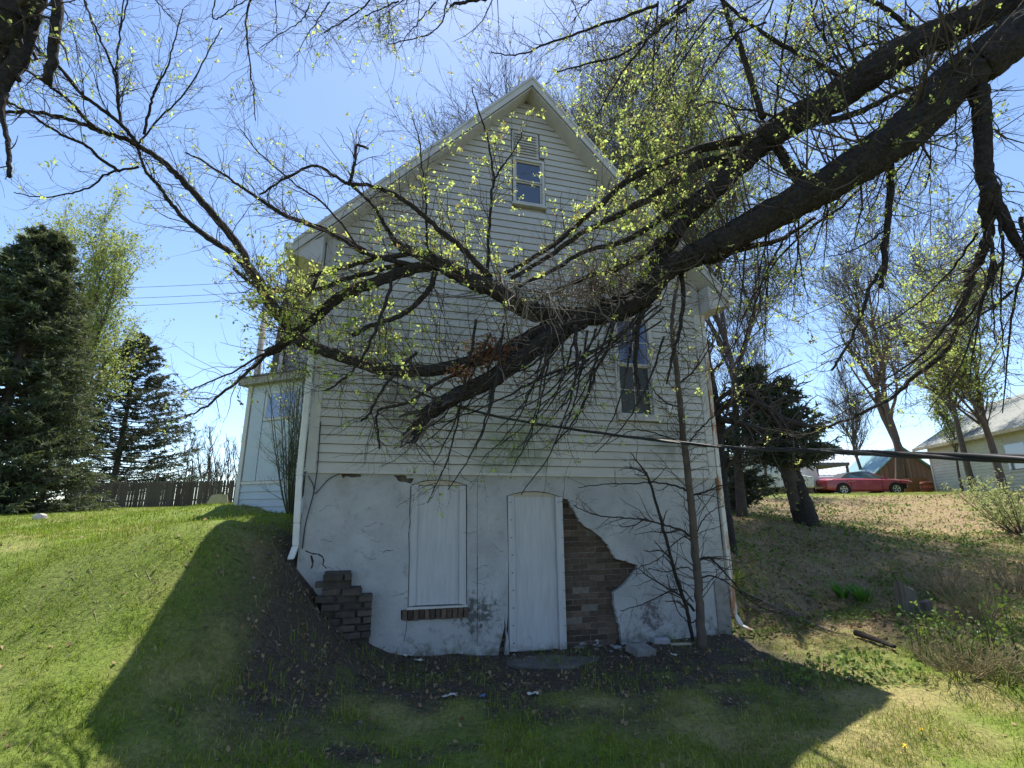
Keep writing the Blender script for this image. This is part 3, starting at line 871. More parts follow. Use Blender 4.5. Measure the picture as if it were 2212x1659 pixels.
# ------------------------------------------------------------------ picket fence on the left
m_fence = mat('weathered fence wood', (.115, .095, .08), (.075, .062, .052), scale=9, stretch=(8, 8, .7), rough=.95, rand=.3, bump=.3)
YF = 26.0
pl = P(140, 1096, YF); pr = P(540, 1094, YF)
fence = thing('picket_fence', ((pl[0] + pr[0]) / 2, YF, gz([(pl[0] + pr[0]) / 2], [YF])[0]), 'weathered dark picket fence at the far edge of the lawn', 'fence')
pk = MB(); pk.prism([np.array(v) for v in ((-.062, 0, 0), (.062, 0, 0), (.062, 0, 1.20), (.035, 0, 1.27), (-.035, 0, 1.27), (-.062, 0, 1.20))], np.array([0, .02, 0]))
pme = bpy.data.meshes.new('picket'); pme.from_pydata([tuple(v) for v in pk.V], [], pk.F); pme.materials.append(m_fence)
x = pl[0]; k = 0
zf = float(gz([pl[0]], [YF], False)[0]); zf2 = float(gz([pr[0]], [YF], False)[0])
while x < pr[0]:
    t = (x - pl[0]) / (pr[0] - pl[0]); zb_ = zf * (1 - t) + zf2 * t - .03
    inst('picket', pme, (x, YF + random.uniform(-.004, .004), zb_ + .03), (0, random.uniform(-.004, .004), 0), fence, (random.uniform(.97, 1.04), 1, random.uniform(.995, 1.005)))
    x += .138 + (random.random() < .3) * .012; k += 1
for h in (.32, .98):
    mb = MB(); mb.hexa([np.array(v) for v in ((pl[0], YF + .03, zf + h - .04), (pr[0], YF + .03, zf2 + h - .04), (pr[0], YF + .07, zf2 + h - .04), (pl[0], YF + .07, zf + h - .04), (pl[0], YF + .03, zf + h + .04), (pr[0], YF + .03, zf2 + h + .04), (pr[0], YF + .07, zf2 + h + .04), (pl[0], YF + .07, zf + h + .04))]); mb.build('rail', m_fence, fence)
for px in (213, 330, 443):
    p = P(px, 1094, YF + .15); mb = MB(); mb.wbox(p[0] - .05, p[0] + .05, YF + .08, YF + .18, zf - .3, zf + 1.25 + (.75 if px == 443 else .5 if px == 330 else 0)); mb.build('post', m_fence, fence)

# utility pole and overhead lines behind the porch
pb = P(558, 790, 20); pt = P(572, 632, 20); pz = float(gz([pb[0]], [20], False)[0])
pole = thing('utility_pole', (pb[0], 20, pz), 'pale wooden utility pole standing behind the porch', 'utility pole')
m_pole = mat('pale pole wood', (.42, .37, .34), (.32, .28, .25), scale=5, stretch=(4, 4, .4), rough=.9, bump=.2)
MB().tube([(pb[0], 20, pz - .2), (pb[0], 20, pz + 4), (pb[0], 20, pt[2])], [.15, .14, .12], 12).build('shaft', m_pole, pole, smooth=True)
MB().wbox(pb[0] - .7, pb[0] + .7, 19.8, 19.88, pt[2] - .55, pt[2] - .44).build('crossarm', m_pole, pole)
for k, (ya, yb) in enumerate(((611, 607), (634, 630), (652, 645))):
    A = P(-60, ya + 8, 30); B = P(565, yb, 20.5)
    pts = [A * (1 - t) + B * t + np.array([0, 0, -.25 * 4 * t * (1 - t)]) for t in np.linspace(0, 1, 14)]
    o = MB().tube(pts, .011, 5).build('overhead_line', m_wire)
    tag(o, 'thin overhead power line in the left sky, ' + ('highest', 'middle', 'lowest')[k] + ' of the three', 'power line', 'overhead power lines')

# ------------------------------------------------------------------ service cable sagging across the picture
cp = resample([(3.4, .62, EYE + .30), (2.6, .80, EYE + .22), (1.98, .99, EYE + .16), P(2420, 1000, 1.17), P(2212, 991, 1.35), P(1980, 983, 1.8), P(1750, 973, 2.7), P(1560, 965, 3.7), P(1330, 940, 4.6), P(1100, 905, 5.0), P(960, 868, 5.15), P(830, 815, 5.25), P(712, 752, H(SL + .25, 0, .06)[1])], 120)
cable = thing('service_cable', (float(cp[60][0]), float(cp[60][1]), float(cp[60][2])), 'thick black twisted service cable sagging across the yard to the house', 'cable')
t_ = unit(np.gradient(cp, axis=0)); uu = unit(np.cross(t_, Zv)); vv = np.cross(t_, uu)
s_ = np.concatenate([[0], np.cumsum(np.linalg.norm(np.diff(cp, axis=0), axis=1))])
for k in range(3):
    ph = s_ * 5.0 + k * 2.094
    MB().tube(cp + .0065 * (np.cos(ph)[:, None] * uu + np.sin(ph)[:, None] * vv), .0076, 7).build('strand', m_wire if k else mat('bare grey messenger strand', (.035, .035, .037), rough=.3), cable, smooth=True)

# ------------------------------------------------------------------ neighbour house on the right
m_cream = mat('cream grey clapboard', (.50, .48, .40), (.44, .42, .35), scale=3, rough=.7, rand=.04)
m_groof = mat('grey asphalt shingles', (.26, .27, .25), (.18, .19, .175), scale=18, rough=.95, bump=.3)
A = P(2026, 1076, 29.0); B = P(2252, 1098, 22.0)
zA = A[2] + .16; dvn = np.array([B[0] - A[0], B[1] - A[1], 0]); Ln = np.linalg.norm(dvn); exn = dvn / Ln; eyn = np.array([-exn[1], exn[0], 0])
nh = thing('neighbour_house', (A[0] + dvn[0] / 2, A[1] + dvn[1] / 2, zA - .5), 'cream clapboard house with grey shingle roof at the right edge on the hill', 'house')
on = np.array([A[0], A[1], 0]); Ln += 3.0
NB = lambda x0, x1, y0, y1, z0, z1: MB().box(on, exn, eyn, Zv, x0, x1, y0, y1, z0, z1)
HW = 2.62
NB(0, Ln, .03, 6, zA, zA + HW).build('wall', m_cream, nh)
NB(.05, Ln, .1, 5.9, zA - 1.6, zA).build('foundation', mat('dark block base', (.06, .06, .06), (.09, .085, .08), scale=6, rough=1), nh)
wx0 = 5.9
k = 0
mA = clap_mesh(Ln, .16, m_cream, .028); mB_ = clap_mesh(wx0 - .1, .16, m_cream, .028)
while (k + 1) * .16 < HW:
    zz = zA + k * .16
    inst('clapboard', mB_ if k * .16 > .75 else mA, on + Zv * zz + eyn * .03, (0, 0, math.atan2(exn[1], exn[0])), nh); k += 1
NB(-.03, .09, -.02, .06, zA, zA + HW).build('corner_board', m_trim, nh)
wn = NB(wx0 - .08, wx0 + 1.3, -.03, .03, zA + .85, zA + 2.15).build('window', m_trim, nh)
NB(wx0 + .02, wx0 + 1.2, -.04, -.032, zA + .93, zA + 1.48).build('pane', m_glass, wn); NB(wx0 + .02, wx0 + 1.2, -.04, -.032, zA + 1.53, zA + 2.08).build('pane', m_glass, wn)
hd = MB(); hd.prism([on + eyn * -.5 + Zv * (zA + HW - .08) + exn * -.5, on + eyn * 3.2 + Zv * (zA + HW + 2.3) + exn * -.5, on + eyn * 3.2 + Zv * (zA + HW + 2.42) + exn * -.5, on + eyn * -.5 + Zv * (zA + HW + .06) + exn * -.5], exn * (Ln + .5)); hd.build('roof', m_groof, nh)
hd = MB(); hd.prism([on + eyn * 6.9 + Zv * (zA + HW - .08) + exn * -.5, on + eyn * 3.2 + Zv * (zA + HW + 2.3) + exn * -.5, on + eyn * 3.2 + Zv * (zA + HW + 2.42) + exn * -.5, on + eyn * 6.9 + Zv * (zA + HW + .06) + exn * -.5], exn * (Ln + .5)); hd.build('roof_slope', m_groof, nh)
MB().prism([on + Zv * (zA + HW) + eyn * .03, on + Zv * (zA + HW) + eyn * 6, on + Zv * (zA + HW + 2.15) + eyn * 3.2], exn * .1).build('gable', m_cream, nh)
NB(-.5, Ln, -.54, -.5, zA + HW - .10, zA + HW + .06).build('fascia', mat('tan eaves board', (.42, .36, .24), (.34, .29, .2), scale=5, rough=.8), nh)

# ------------------------------------------------------------------ brown shed, metal barns
def gabled(name, label, c, wdt, dep, hw, hr, mw, mr, yaw=0.0, cat='shed', door=None):
    cx, cy, cz = c; e1 = np.array([math.cos(yaw), math.sin(yaw), 0]); e2 = np.array([-e1[1], e1[0], 0]); o = np.array([cx, cy, 0])
    t = thing(name, (cx, cy, cz), label, cat)
    MB().prism([o + e1 * -wdt / 2 + Zv * (cz - .4), o + e1 * wdt / 2 + Zv * (cz - .4), o + e1 * wdt / 2 + Zv * (cz + hw), o + Zv * (cz + hr), o + e1 * -wdt / 2 + Zv * (cz + hw)], e2 * dep).build('wall', mw, t)
    for s in (-1, 1):
        sl = (hr - hw) / (wdt / 2)
        p0 = o + e1 * s * (wdt / 2 + .3) + Zv * (cz + hw - .3 * sl) - e2 * .3; p1 = o + Zv * (cz + hr + .02) - e2 * .3
        MB().prism([p0, p1, p1 + Zv * .1, p0 + Zv * .1], e2 * (dep + .6)).build('roof_slope', mr, t)
    n = int(wdt / .3)
    for k in range(n):
        x = -wdt / 2 + (k + .5) * wdt / n; hh = hw + (hr - hw) * (1 - abs(x) / (wdt / 2)) - .12
        MB().box(o, e1, e2, Zv, x - .13, x + .13, -.02, 0, cz - .35, cz + hh).build('plank', mw, t)
    if door: MB().box(o, e1, e2, Zv, door[0], door[1], -.05, -.022, cz, cz + door[2]).build('door', mr, t)
    return t
m_shed = mat('brown board siding', (.20, .115, .08), (.14, .08, .055), scale=5, stretch=(5, 5, .5), rough=.9, rand=.15)
m_metal = mat('pale metal roofing', (.66, .69, .72), (.58, .62, .66), scale=3, rough=.4, metal=.2, spec=.5)
m_teal = mat('teal grey metal roofing', (.20, .33, .34), (.16, .27, .28), scale=3, rough=.45, metal=.2)
s0 = P(1962, 1058, 37); gabled('brown_shed', 'brown wooden shed with a steep gable behind the red car', (s0[0], 37, s0[2]), 4.6, 5, 1.0, 3.0, m_shed, m_teal, -.15)
b0 = P(1846, 1062, 46)
bn = thing('metal_barn', (b0[0], 46, b0[2]), 'white metal roofed barn in the distance behind the red car', 'barn')
MB().wbox(b0[0] - 4.5, b0[0] + 5.5, 46, 56, b0[2] - .5, b0[2] + 1.5).build('wall', mat('white barn wall', (.62, .62, .6), (.55, .55, .53), scale=2, rough=.7), bn)
mb = MB(); mb.prism([np.array(v) for v in ((b0[0] - 5.2, 45.6, b0[2] + 1.35), (b0[0] + 6.2, 45.6, b0[2] + 1.35), (b0[0] + 6.2, 51, b0[2] + 4.6), (b0[0] - 5.2, 51, b0[2] + 4.6))], np.array([0, .02, .1])); mb.build('roof', m_metal, bn)
for k in range(24):
    x = b0[0] - 5.1 + k * .475; mb = MB(); mb.hexa([np.array(v) for v in ((x, 45.58, b0[2] + 1.46), (x + .06, 45.58, b0[2] + 1.46), (x + .06, 51, b0[2] + 4.71), (x, 51, b0[2] + 4.71), (x, 45.58, b0[2] + 1.5), (x + .06, 45.58, b0[2] + 1.5), (x + .06, 51, b0[2] + 4.75), (x, 51, b0[2] + 4.75))]); mb.build('roof_rib', m_metal, bn)
b1 = P(1640, 1062, 44)
tb = thing('teal_roof_barn', (b1[0], 44, b1[2]), 'grey building with teal metal roof glimpsed behind the evergreen', 'barn')
MB().wbox(b1[0] - 3.0, b1[0] + 1.6, 44, 52, b1[2] - .5, b1[2] + 3.2).build('wall', m_cream, tb)
mb = MB(); mb.prism([np.array(v) for v in ((b1[0] - 3.4, 43.6, b1[2] + 3.1), (b1[0] + 2.0, 43.6, b1[2] + 3.1), (b1[0] + 1.0, 48, b1[2] + 5.6), (b1[0] - 2.0, 48, b1[2] + 5.6))], np.array([0, .02, .1])); mb.build('roof', m_teal, tb)
for k in range(11):
    t = k / 10; xa = b1[0] - 3.4 + 5.4 * t; xb = b1[0] - 2.0 + 3.0 * t
    mb = MB(); mb.tube([(xa, 43.6, b1[2] + 3.22), (xb, 48, b1[2] + 5.72)], .03, 4); mb.build('roof_rib', m_metal, tb)

# ------------------------------------------------------------------ vehicles on the hilltop
m_tyre = mat('tyre rubber', (.025, .025, .025), rough=.9)
m_rim = mat('alloy wheel', (.50, .50, .48), (.40, .40, .38), scale=20, rough=.4, metal=.4)
m_dark = mat('dark cavity', (.015, .015, .016), rough=.95)  # near black: shade of wheel wells and engine bay put into the colour
def wheel(parent, c, yaw, r=.32, wd=.2):
    e2 = np.array([-math.sin(yaw), math.cos(yaw), 0]); e1 = np.array([math.cos(yaw), math.sin(yaw), 0]); c = np.asarray(c, float)
    def ring(prof, sides=24):
        V = []; F = []
        for k in range(sides):
            a = 2 * math.pi * k / sides
            for rr, oo in prof: V.append(c + e1 * rr * math.cos(a) + Zv * rr * math.sin(a) - e2 * oo)
        n = len(prof)
        for k in range(sides):
            for j in range(n - 1): F.append((k * n + j, k * n + j + 1, ((k + 1) % sides) * n + j + 1, ((k + 1) % sides) * n + j))
        return V, F
    mb = MB(); mb.add(*ring([(r * .62, -wd), (r * .9, -wd), (r, -wd * .8), (r, -.02), (r * .92, .0), (r * .66, .0), (r * .64, -.03)])); w_ = mb.build('wheel', m_tyre, parent, smooth=True)
    mb = MB(); mb.add(*ring([(r * .66, -.02), (r * .64, .005), (r * .56, -.004), (r * .54, -.06), (.002, -.07)])); 
    for k in range(5):
        a = 2 * math.pi * k / 5 + .3; d = e1 * math.cos(a) + Zv * math.sin(a); q = np.cross(d, e2)
        mb.hexa([c + d * .04 + q * s * .035 - e2 * o for o in (-.05, .0) for s in (-1, 1)][:2] + [c + d * r * .6 + q * s * .03 - e2 * -.05 for s in (1, -1)] + [c + d * .04 + q * s * .035 for s in (-1, 1)] + [c + d * r * .6 + q * s * .03 for s in (1, -1)])
    mb.build('rim', m_rim, w_)
def loft(secs):
    """secs: list of (x, [(y,z)...]) closed loops"""
    V = []; F = []; n = len(secs[0][1])
    for x, lp in secs: V += [(x, y, z) for y, z in lp]
    for i in range(len(secs) - 1):
        for j in range(n): F.append((i * n + j, i * n + (j + 1) % n, (i + 1) * n + (j + 1) % n, (i + 1) * n + j))
    F.append(tuple(range(n))[::-1]); F.append(tuple((len(secs) - 1) * n + j for j in range(n)))
    return V, F
def place(VF, c, yaw):
    V, F = VF; cs, sn = math.cos(yaw), math.sin(yaw); c = np.asarray(c)
    return [np.array([c[0] + x * cs - y * sn, c[1] + x * sn + y * cs, c[2] + z]) for x, y, z in V], F
def body_sec(x, hw, z0, z1, crown=.05):
    return (x, [(-hw * .93, z0), (-hw, z0 + .12), (-hw * 1.0, (z0 + z1) / 2), (-hw * .97, z1 - .07), (-hw * .86, z1), (0, z1 + crown), (hw * .86, z1), (hw * .97, z1 - .07), (hw, (z0 + z1) / 2), (hw, z0 + .12), (hw * .93, z0)])
# the red car, nose to the right, front bumper gone
YC = 29.5
cc = P(1864, 1069, YC); cc[2] = float(gz([cc[0]], [YC], False)[0]) - .12; yaw = -.10
car = thing('red_car', tuple(cc), 'faded red car with its front bumper missing, parked on the hilltop', 'car')
m_red = mat('faded red car paint', (.26, .028, .05), (.33, .06, .08), scale=2.5, rough=.38, coat=.35, spec=.5, c3=(.40, .13, .12), s3=1.2, m3=(.6, .8))
m_pink = mat('sun bleached red paint', (.46, .20, .18), (.36, .10, .10), scale=3, rough=.5, spec=.4)
def cb(VF): return MB().add(*place(VF, cc, yaw))
secs = [body_sec(-2.28, .60, .42, .86), body_sec(-2.22, .76, .34, .90), body_sec(-1.9, .86, .26, .93), body_sec(-1.2, .90, .22, .93), body_sec(-.4, .91, .2, .92), body_sec(.5, .91, .2, .90), body_sec(1.05, .90, .24, .88), body_sec(1.55, .88, .45, .86), body_sec(1.62, .84, .52, .85)]
body = cb(loft(secs)).build('body', m_red, car, smooth=False, bevel=.012)
for yy in (-.80, .80):      # front wings run on past the missing bumper
    cb(loft([body_sec(1.0, .1, .5, .86, 0), body_sec(1.6, .1, .55, .84, 0), body_sec(2.0, .09, .60, .78, 0)])).build('front_wing', m_red, car) if False else None
cb(loft([(1.0, [(-.88, .80), (.88, .80), (.86, .86), (0, .93), (-.86, .86)]), (1.6, [(-.86, .78), (.86, .78), (.82, .84), (0, .92), (-.82, .84)]), (2.15, [(-.78, .74), (.78, .74), (.74, .79), (0, .86), (-.74, .79)]), (2.36, [(-.66, .70), (.66, .70), (.62, .74), (0, .80), (-.62, .74)])])).build('bonnet', m_pink, car)
cb(loft([(1.5, [(-.80, .3), (.80, .3), (.80, .80), (-.80, .80)]), (2.0, [(-.72, .35), (.72, .35), (.72, .74), (-.72, .74)])])).build('engine_bay', m_dark, car)
cb(loft([(1.66, [(-.86, .62), (-.81, .62), (-.80, .80), (-.85, .80)]), (2.1, [(-.80, .64), (-.76, .64), (-.74, .76), (-.79, .76)])])).build('front_wing', m_red, car)
cb(loft([(2.0, [(-.70, .42), (.70, .42), (.70, .50), (-.70, .50)]), (2.06, [(-.70, .42), (.70, .42), (.70, .50), (-.70, .50)])])).build('bumper_beam', m_rim, car)
glassh = lambda x, w0, w1, z0, z1: (x, [(-w0, z0), (w0, z0), (w1, z1), (-w1, z1)])
cb(loft([glassh(-1.45, .74, .70, .90, .93), glassh(-.95, .78, .58, .90, 1.25), glassh(-.2, .80, .60, .90, 1.32), glassh(.25, .80, .58, .90, 1.28), glassh(1.0, .80, .74, .88, .91)])).build('side_glass', glass_mat('teal car glass', (.05, .09, .10), .08), car)
cb(loft([glassh(-1.42, .66, .60, .95, .97), glassh(-.93, .60, .56, 1.24, 1.275), glassh(-.2, .62, .58, 1.31, 1.345), glassh(.22, .60, .57, 1.27, 1.305)])).build('soft_top', mat('dark soft top', (.05, .05, .055), rough=.9), car)
for s in (-1, 1):
    cb(loft([glassh(.20, 0, 0, 0, 0)] and [(.20, [(s * .585, 1.22), (s * .62, 1.22), (s * .61, 1.29), (s * .575, 1.29)]), (1.0, [(s * .77, .87), (s * .82, .87), (s * .81, .93), (s * .76, .93)])])).build('windscreen_pillar', m_pink, car)
    cb(loft([(.74, [(s * .86, .88), (s * 1.02, .88), (s * 1.02, 1.0), (s * .86, 1.0)]), (.86, [(s * .86, .89), (s * 1.0, .89), (s * 1.0, .98), (s * .86, .98)])])).build('door_mirror', m_red, car)
cb(loft([(-2.30, [(-.62, .66), (.62, .66), (.62, .80), (-.62, .80)]), (-2.26, [(-.66, .66), (.66, .66), (.66, .80), (-.66, .80)])])).build('tail_light', mat('red lens', (.35, .02, .02), rough=.2), car)
for x in (-1.02, .62):   # door shut lines
    cb(loft([(x, [(-.921, .28), (-.905, .28), (-.905, .88), (-.915, .88)]), (x + .014, [(-.921, .28), (-.905, .28), (-.905, .88), (-.915, .88)])])).build('door_gap', m_dark, car)
for x in (-.95, -1.15): cb(loft([(x, [(-.93, .74), (-.90, .74), (-.90, .785), (-.93, .785)]), (x + .2, [(-.93, .74), (-.90, .74), (-.90, .785), (-.93, .785)])])).build('door_handle', m_pink, car)
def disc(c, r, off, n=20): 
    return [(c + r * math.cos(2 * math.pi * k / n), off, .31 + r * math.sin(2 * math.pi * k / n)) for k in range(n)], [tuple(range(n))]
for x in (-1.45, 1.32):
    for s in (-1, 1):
        V, F = disc(x, .385, s * .912); cb((V, F)).build('wheel_arch', m_dark, car)  # flat black disc, shade of the wheel well as colour
        V = place(([(x, s * .80, .31)], []), cc, yaw)[0][0]
        wheel(car, np.array(V) + np.array([math.sin(yaw), -math.cos(yaw), 0]) * (.13 if s < 0 else -.33), yaw, .315)

def boxvan(name, label, c, yaw, Ls, prof, hw, m, wins, wheels, lab_cat='van'):
    t = thing(name, tuple(c), label, lab_cat)
    cs, sn = math.cos(yaw), math.sin(yaw); e1 = np.array([cs, sn, 0]); e2 = np.array([-sn, cs, 0]); o = np.array([c[0], c[1], c[2]])
    MB().prism([o + e1 * x + Zv * z - e2 * hw for x, z in prof], e2 * 2 * hw).build('body', m, t, bevel=.05)
    for pw in wins: MB().prism([o + e1 * x + Zv * z - e2 * (hw + .004) for x, z in pw], -e2 * .006).build('window', m_glass, t)
    for x in wheels:
        n = 18; MB().add([o + e1 * (x + .40 * math.cos(2 * math.pi * k / n)) + Zv * (.36 + .40 * math.sin(2 * math.pi * k / n)) - e2 * (hw + .003) for k in range(n)], [tuple(range(n))]).build('wheel_arch', m_dark, t)  # black disc on the body side in place of a shaded wheel well
        wheel(t, o + e1 * x + Zv * .33 - e2 * (hw + .02), yaw, .33)
    return t
m_vw = mat('dusty white vehicle paint', (.56, .57, .57), (.46, .47, .47), scale=2, rough=.4, coat=.2)
v0 = P(1650, 1066, 30); v0[2] = float(gz([v0[0]], [30], False)[0])
boxvan('white_van', 'dusty white van parked behind the leaning evergreen', v0, 0.0, 5, [(-2.4, .35), (2.5, .35), (2.5, .95), (1.7, 1.1), (1.1, 1.75), (-2.3, 1.85), (-2.4, 1.2)], .95, m_vw, [[(1.5, 1.12), (1.05, 1.62), (.3, 1.64), (.3, 1.12)], [(.2, 1.12), (.2, 1.64), (-.8, 1.66), (-.8, 1.12)]], (-1.5, 1.6))
v1 = P(1738, 1066, 31); v1[2] = float(gz([v1[0]], [31], False)[0])
boxvan('white_pickup', 'white pickup truck parked left of the red car', v1, math.pi + .0, 5, [(-2.4, .4), (2.3, .4), (2.3, .95), (1.2, 1.02), (.7, 1.6), (-.4, 1.62), (-.5, 1.0), (-2.4, 1.0)], .9, m_vw, [[(1.05, 1.05), (.66, 1.5), (-.3, 1.52), (-.3, 1.05)]], (-1.5, 1.5), 'pickup')
cp0 = P(1735, 1064, 36); zc = cp0[2]
cpt = thing('carport', (cp0[0], 36, zc), 'low flat roofed carport behind the white pickup', 'carport')
MB().wbox(cp0[0] - 2.4, cp0[0] + 2.6, 34.5, 38, zc + 1.75, zc + 1.95).build('roof', m_dark if False else mat('dark carport roof', (.10, .10, .11), (.14, .14, .15), scale=4, rough=.7), cpt)
MB().wbox(cp0[0] - 2.2, cp0[0] + 2.4, 37.8, 38, zc - .3, zc + 1.75).build('back_wall', m_shed, cpt)
for x in (-2.3, 0, 2.5): MB().wbox(cp0[0] + x - .06, cp0[0] + x + .06, 34.6, 34.72, zc - .3, zc + 1.75).build('post', m_wood, cpt)
# clutter beside the car
m_or = mat('orange crate wood', (.26, .13, .06), (.2, .1, .05), scale=6, rough=.8)
ob = P(1982, 1064, 29.5); ob[2] = float(gz([ob[0]], [29.5], False)[0])
cr = thing('orange_crate', tuple(ob), 'orange wooden crate beside the nose of the red car', 'crate')
for k in range(4): MB().wbox(ob[0] - .55, ob[0] + .45, 29.2, 29.24, ob[2] + k * .2, ob[2] + k * .2 + .17).build('plank', m_or, cr)
MB().wbox(ob[0] - .53, ob[0] + .43, 29.245, 29.9, ob[2], ob[2] + .76).build('box', m_or, cr)
rb = P(2004, 1062, 28.0); rb[2] = float(gz([rb[0]], [28.0], False)[0])
dr = thing('rusty_barrel', tuple(rb), 'small rusty red barrel between crate and cream house', 'barrel')
MB().tube([(rb[0], 28, rb[2]), (rb[0], 28, rb[2] + .05), (rb[0], 28, rb[2] + .28), (rb[0], 28, rb[2] + .52), (rb[0], 28, rb[2] + .55)], [.24, .27, .29, .27, .25], 18).build('shell', mat('rust red steel', (.28, .07, .04), (.18, .06, .04), scale=8, rough=.8), dr, smooth=True)
for h in (.14, .40): MB().tube([(rb[0], 28, rb[2] + h), (rb[0], 28, rb[2] + h + .03)], [.30, .30], 18).build('hoop', m_dark, dr)
# ------------------------------------------------------------------ trees
m_bark = mat('dark furrowed bark', (.030, .026, .024), (.070, .060, .053), scale=34, stretch=(1, 1, 1), rough=1, bump=1.0, bscale=30, detail=9, bdist=.06, sharp=(.42, .7), c3=(.075, .08, .05), s3=5, m3=(.62, .8))
m_twig = mat('twig bark', (.085, .068, .055), (.055, .045, .038), scale=6, rough=.9)
m_twigp = mat('pale dry twig bark', (.24, .20, .165), (.15, .125, .10), scale=6, rough=.9)
m_bgbark = mat('grey brown bark', (.115, .095, .08), (.08, .066, .056), scale=8, rough=1, bump=.5, bscale=20)
m_leaf = mat('young spring leaf', (1, 1, 1), rough=.55, spec=.3, transl=.6, attr=True)
m_leafd = mat('dull spring leaf', (.17, .22, .045), (.23, .27, .07), scale=7, rough=.6, transl=.5, tcol=(.33, .39, .11))
m_needle = mat('spruce needles', (.045, .062, .038), (.085, .105, .06), scale=2.5, rough=.75, transl=.2, tcol=(.16, .19, .06))
m_needle2 = mat('pine needles', (.035, .05, .035), (.065, .08, .05), scale=3, rough=.8, transl=.15, tcol=(.12, .14, .06))
m_deadleaf = mat('dead brown leaves', (.22, .10, .05), (.16, .08, .045), scale=12, rough=.9, transl=.3, tcol=(.3, .13, .05))

CT, ST = math.cos(TILT), math.sin(TILT)
def tr(pts, y0, y1, w0, w1, n=None, jit=.004, seed=None):
    """branch along measured directions, at distances y0..y1 m, w = breadth at the ends (px of the 2212 frame)"""
    m = len(pts); n = n or max(8, m * 5)
    q = np.array([P(x, y, y0 + (y1 - y0) * k / (m - 1)) for k, (x, y) in enumerate(pts)])
    q = resample(q, n)
    g = np.random.default_rng(int(abs(pts[0][0] * 7 + pts[-1][1])) + 1)
    q[1:-1] += g.normal(size=(n - 2, 3)) * jit
    dep = q[:, 1] * CT + (q[:, 2] - EYE) * ST
    w = np.linspace(w0, w1, n) if not hasattr(w0, '__len__') else np.interp(np.linspace(0, 1, n), np.linspace(0, 1, len(w0)), w0)
    return q, np.maximum(w * .5 * dep / FPX, .0012)

def to_batch(brs, K=9):
    T = np.stack([resample(q, K) if len(q) != K else q for q, r in brs])
    Rr = np.stack([np.interp(np.linspace(0, 1, K), np.linspace(0, 1, len(r)), r) for q, r in brs])
    return T, Rr

tree = thing('leaning_tree', (5.7, 2.9, g1(5.7, 2.9)), 'large tree reaching in from the right with two heavy drooping limbs and a broken tangle', 'tree')
# trunk beyond the right edge
tk = resample([(5.75, 2.8, g1(5.75, 2.8) - .3), (5.72, 2.85, 2.0), (5.6, 2.9, 3.8), (5.45, 2.95, 5.2), (5.3, 3.0, 6.4), (5.0, 3.1, 7.6)], 26)
V, F = tubes_multi([tk], [np.linspace(.42, .22, 26)], 18, .06, 3); np_obj('trunk', V, F, m_bark, tree, smooth=True)
limbs = {
 'U': tr([(2560, -190), (2420, -120), (2270, -50), (2118, 32), (2028, 70), (1939, 118), (1867, 166), (1796, 213), (1724, 256), (1652, 300), (1599, 352), (1540, 415), (1500, 455), (1456, 505)], 3.05, 4.0, [74, 66, 60, 57, 61, 65, 65, 64, 60, 55, 46, 39, 32, 28], 0, 90, .006),
 'L': tr([(2600, -110), (2440, -60), (2310, 0), (2200, 72), (2118, 134), (2046, 188), (1975, 266), (1885, 334), (1814, 380), (1742, 422), (1671, 462), (1599, 500), (1545, 530), (1499, 552), (1454, 574), (1418, 608), (1393, 643), (1350, 668), (1293, 682)], 2.9, 4.2, [94, 90, 86, 86, 86, 84, 83, 78, 73, 68, 64, 59, 53, 48, 43, 40, 38, 38, 38], 0, 120, .006)}
for k, (q, r) in enumerate(limbs.values()):
    V, F = tubes_multi([q], [r], 42, .045, 10 + k); np_obj('limb', V, F, m_bark, tree, smooth=True)
B = []      # boughs (thick, one object each)
B.append(tr([(1310, 682), (1222, 682), (1168, 678), (1114, 656), (1078, 630), (1025, 608), (989, 590), (946, 566), (899, 545), (864, 531), (846, 511)], 4.2, 4.25, [40, 42, 40, 36, 38, 36, 34, 33, 24, 18, 10], 0))
B.append(tr([(952, 570), (899, 579), (846, 597), (787, 619), (726, 646), (696, 673), (663, 701), (632, 725), (599, 752), (576, 762)], 4.25, 4.3, 24, 19))
B.append(tr([(1245, 690), (1186, 706), (1132, 735), (1078, 762), (1007, 784), (953, 798), (881, 803), (818, 795), (772, 781), (726, 767), (681, 752), (650, 737), (632, 716), (605, 682), (580, 649), (559, 609), (532, 572)], 4.2, 4.25, [26, 28, 28, 28, 28, 27, 27, 26, 25, 25, 25, 24, 23, 23, 22, 22, 21], 0))
B.append(tr([(1260, 690), (1214, 711), (1150, 755), (1078, 808), (1025, 837), (971, 863), (928, 891), (899, 920), (873, 944)], 4.15, 4.1, [36, 42, 40, 38, 36, 34, 34, 24, 14], 0))
B.append(tr([(940, 884), (915, 912), (900, 938), (895, 956)], 4.1, 4.05, 20, 11))
B.append(tr([(1735, 398), (1714, 372), (1692, 338), (1668, 300)], 3.7, 3.75, 26, 18))
B.append(tr([(2116, 195), (2119, 240), (2122, 286), (2125, 358), (2136, 401), (2165, 465), (2200, 530), (2240, 600)], 3.2, 3.3, [34, 33, 32, 31, 30, 22, 16, 12], 0))
B.append(tr([(2134, 400), (2129, 447), (2136, 501), (2118, 558), (2100, 590), (2082, 654), (2046, 754), (1978, 811), (1921, 862), (1850, 897), (1778, 926), (1720, 950)], 3.2, 4.2, [24, 22, 20, 18, 15, 13, 11, 9, 7, 6, 5, 3], 0))
B.append(tr([(1922, 352), (1921, 447), (1914, 501), (1910, 573), (1903, 622)], 3.5, 3.5, [14, 13, 12, 11, 8], 0))
B.append(tr([(1500, 556), (1540, 560), (1600, 535), (1680, 520), (1760, 470)], 4.1, 3.9, [22, 20, 16, 10, 6], 0))
